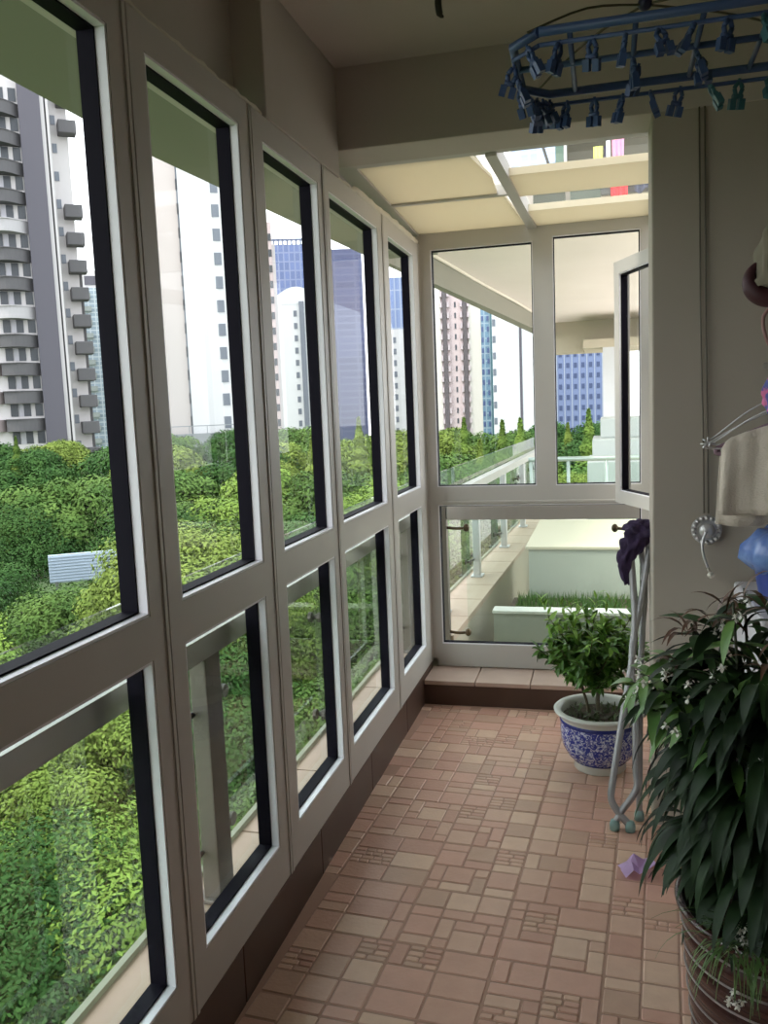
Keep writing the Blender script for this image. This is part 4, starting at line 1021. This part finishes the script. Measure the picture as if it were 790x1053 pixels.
# ------------------------------------------------------------------ blue peg hanger under the ceiling
ph = empty('peg_airer', (.075, 1.72, 2.078), label='blue plastic clothes-peg airer hanging from the ceiling at the top right', cat='airer')
blue_p = mat('blue_peg_plastic', (.045, .085, .20), .4)
teal_p = mat('teal_peg_plastic', (.03, .12, .14), .4)
bm = bmesh.new()
x0, x1, y0, y1 = -.232, .40, -.12, .16
corner = .05
loop = [(x0 + corner, y0, .012), (x1 - corner, y0, .012), (x1, y0 + corner, .012), (x1, y1 - corner, 0), (x1 - corner, y1, 0), (x0 + corner, y1, 0), (x0, y1 - corner, 0), (x0, y0 + corner, .012), (x0 + corner, y0, .012)]
tube(bm, loop, .0085, 8)
tube(bm, [(p[0], p[1], p[2] - .022) for p in loop], .004, 6)
link('frame', bm, blue_p, ph)
bm = bmesh.new()
for x in (-.13, -.02, .09, .20, .31): tube(bm, [(x, y0, .008), (x, y1, 0)], .005, 6)
tube(bm, [(x0, .02, .004), (x1, .02, .004)], .006, 6)
link('crossbar', bm, blue_p, ph)
bm = bmesh.new(); sphere(bm, (.0, 0, .082), .013); link('swivel', bm, mat('dark_swivel', (.02, .02, .05), .4), ph)
bm = bmesh.new()
for cx_, cy_ in ((x0 + .03, y0), (x1 - .03, y0), (x0 + .03, y1), (x1 - .03, y1)):
    tube(bm, smooth_pts([(0, 0, .08), (cx_ * .5, cy_ * .5, .064), (cx_, cy_, .014)], 4), .0022, 5)
link('cord', bm, mat('olive_cord', (.10, .09, .05), .7), ph)
bm = bmesh.new(); tube(bm, smooth_pts([(0, 0, .088), (0, 0, .20), (.004, 0, .45), (0, 0, .50), (.012, 0, .53)], 5), .004, 8); link('hook', bm, MATS['dark_bar'], ph)
def peg_mesh():
    bm = bmesh.new()
    for s in (-1, 1):
        pts = [(s * .002, 0, 0), (s * .008, 0, -.012), (s * .004, 0, -.024), (s * .011, 0, -.042)]
        for a, b in zip(pts, pts[1:]): tube(bm, [a, b], [.0045, .0045], 5)
        box(bm, min(s * .003, s * .015), max(s * .003, s * .015), -.006, .006, -.050, -.030)
    tube(bm, [(-.010, 0, -.026), (.010, 0, -.026)], .005, 8)
    tube(bm, [(0, 0, .006), (0, 0, -.006)], .003, 6)
    me = bpy.data.meshes.new('peg'); bm.to_mesh(me); bm.free(); return me
pm = peg_mesh(); pm.materials.append(blue_p); pm2 = pm.copy(); pm2.materials.clear(); pm2.materials.append(teal_p)
g = random.Random(14)
def peg(x, y, z, m=pm):
    o = bpy.data.objects.new('peg', m); col.objects.link(o); o.parent = ph; o.location = (x, y, z); o.rotation_euler = (g.uniform(-.5, .5), g.uniform(-.35, .35), g.uniform(0, 3.1))
for k in range(11):
    x = x0 + .03 + k * .055
    peg(x, y0, -.012, pm if k < 7 else pm2); peg(x, y1, -.022, pm if k < 6 else pm2)
for k in range(3): peg(x0, -.06 + k * .06, -.02)
for x in (-.02, .09): peg(x, .02, -.005); peg(x + .01, .05, -.008)
for k in range(4): peg(x0 + .015 + .012 * k, y1 - .03 + .01 * k, -.016)
# small dark hook tip on the ceiling
bm = bmesh.new(); tube(bm, smooth_pts([(-.44, 2.50, 2.592), (-.444, 2.51, 2.57), (-.442, 2.52, 2.545), (-.432, 2.52, 2.535)], 4), [.010] * 9 + [.007, .006, .004, .003], 8)
tag(link('ceiling_hook', bm, mat('dark_hook', (.04, .035, .03), .5)), 'small dark hook poking down from the ceiling near the top of the photo', 'hook')

# ------------------------------------------------------------------ light
world = bpy.data.worlds.new('World'); bpy.context.scene.world = world; world.use_nodes = True
nt = world.node_tree; bg = nt.nodes['Background']
tc = nt.nodes.new('ShaderNodeTexCoord'); sp = nt.nodes.new('ShaderNodeSeparateXYZ'); rp = nt.nodes.new('ShaderNodeValToRGB')
nt.links.new(tc.outputs['Generated'], sp.inputs[0]); nt.links.new(sp.outputs['Z'], rp.inputs['Fac'])
rp.color_ramp.elements[0].position = 0; rp.color_ramp.elements[0].color = (.95, .97, 1, 1)
rp.color_ramp.elements[1].position = 1; rp.color_ramp.elements[1].color = (.80, .90, 1, 1)
nt.links.new(rp.outputs['Color'], bg.inputs['Color'])
bg.inputs['Strength'].default_value = 1.12
sl = bpy.data.lights.new('sun', 'SUN'); sl.energy = 1.45; sl.angle = R(12); sl.color = (1, .95, .86)
so = bpy.data.objects.new('sun', sl); col.objects.link(so)
sd = Vector((-.25, -.30, .92)).normalized()          # direction towards the sun
so.rotation_euler = sd.to_track_quat('Z', 'Y').to_euler(); so.location = (0, 0, 60)

# ------------------------------------------------------------------ camera
cd = bpy.data.cameras.new('camera'); cam = bpy.data.objects.new('camera', cd); col.objects.link(cam)
fw = Vector((-.25252587, .96012686, -.11994624)); rt = Vector((.96755133, .24945777, -.04019005)); up = Vector((.00866603, .12620317, .99196656))
M4 = Matrix((rt, up, -fw)).transposed().to_4x4(); M4.translation = Vector((0, 0, 1.45)); cam.matrix_world = M4
cd.sensor_fit = 'VERTICAL'; cd.sensor_height = 24; cd.lens = 877.73 * 24 / 1053
cd.clip_end = 1000; cd.clip_start = .02
sc = bpy.context.scene; sc.camera = cam
sc.view_settings.view_transform = 'Standard'; sc.view_settings.look = 'None'; sc.view_settings.exposure = 1.65; sc.view_settings.gamma = 1; sc.view_settings.use_curve_mapping = False
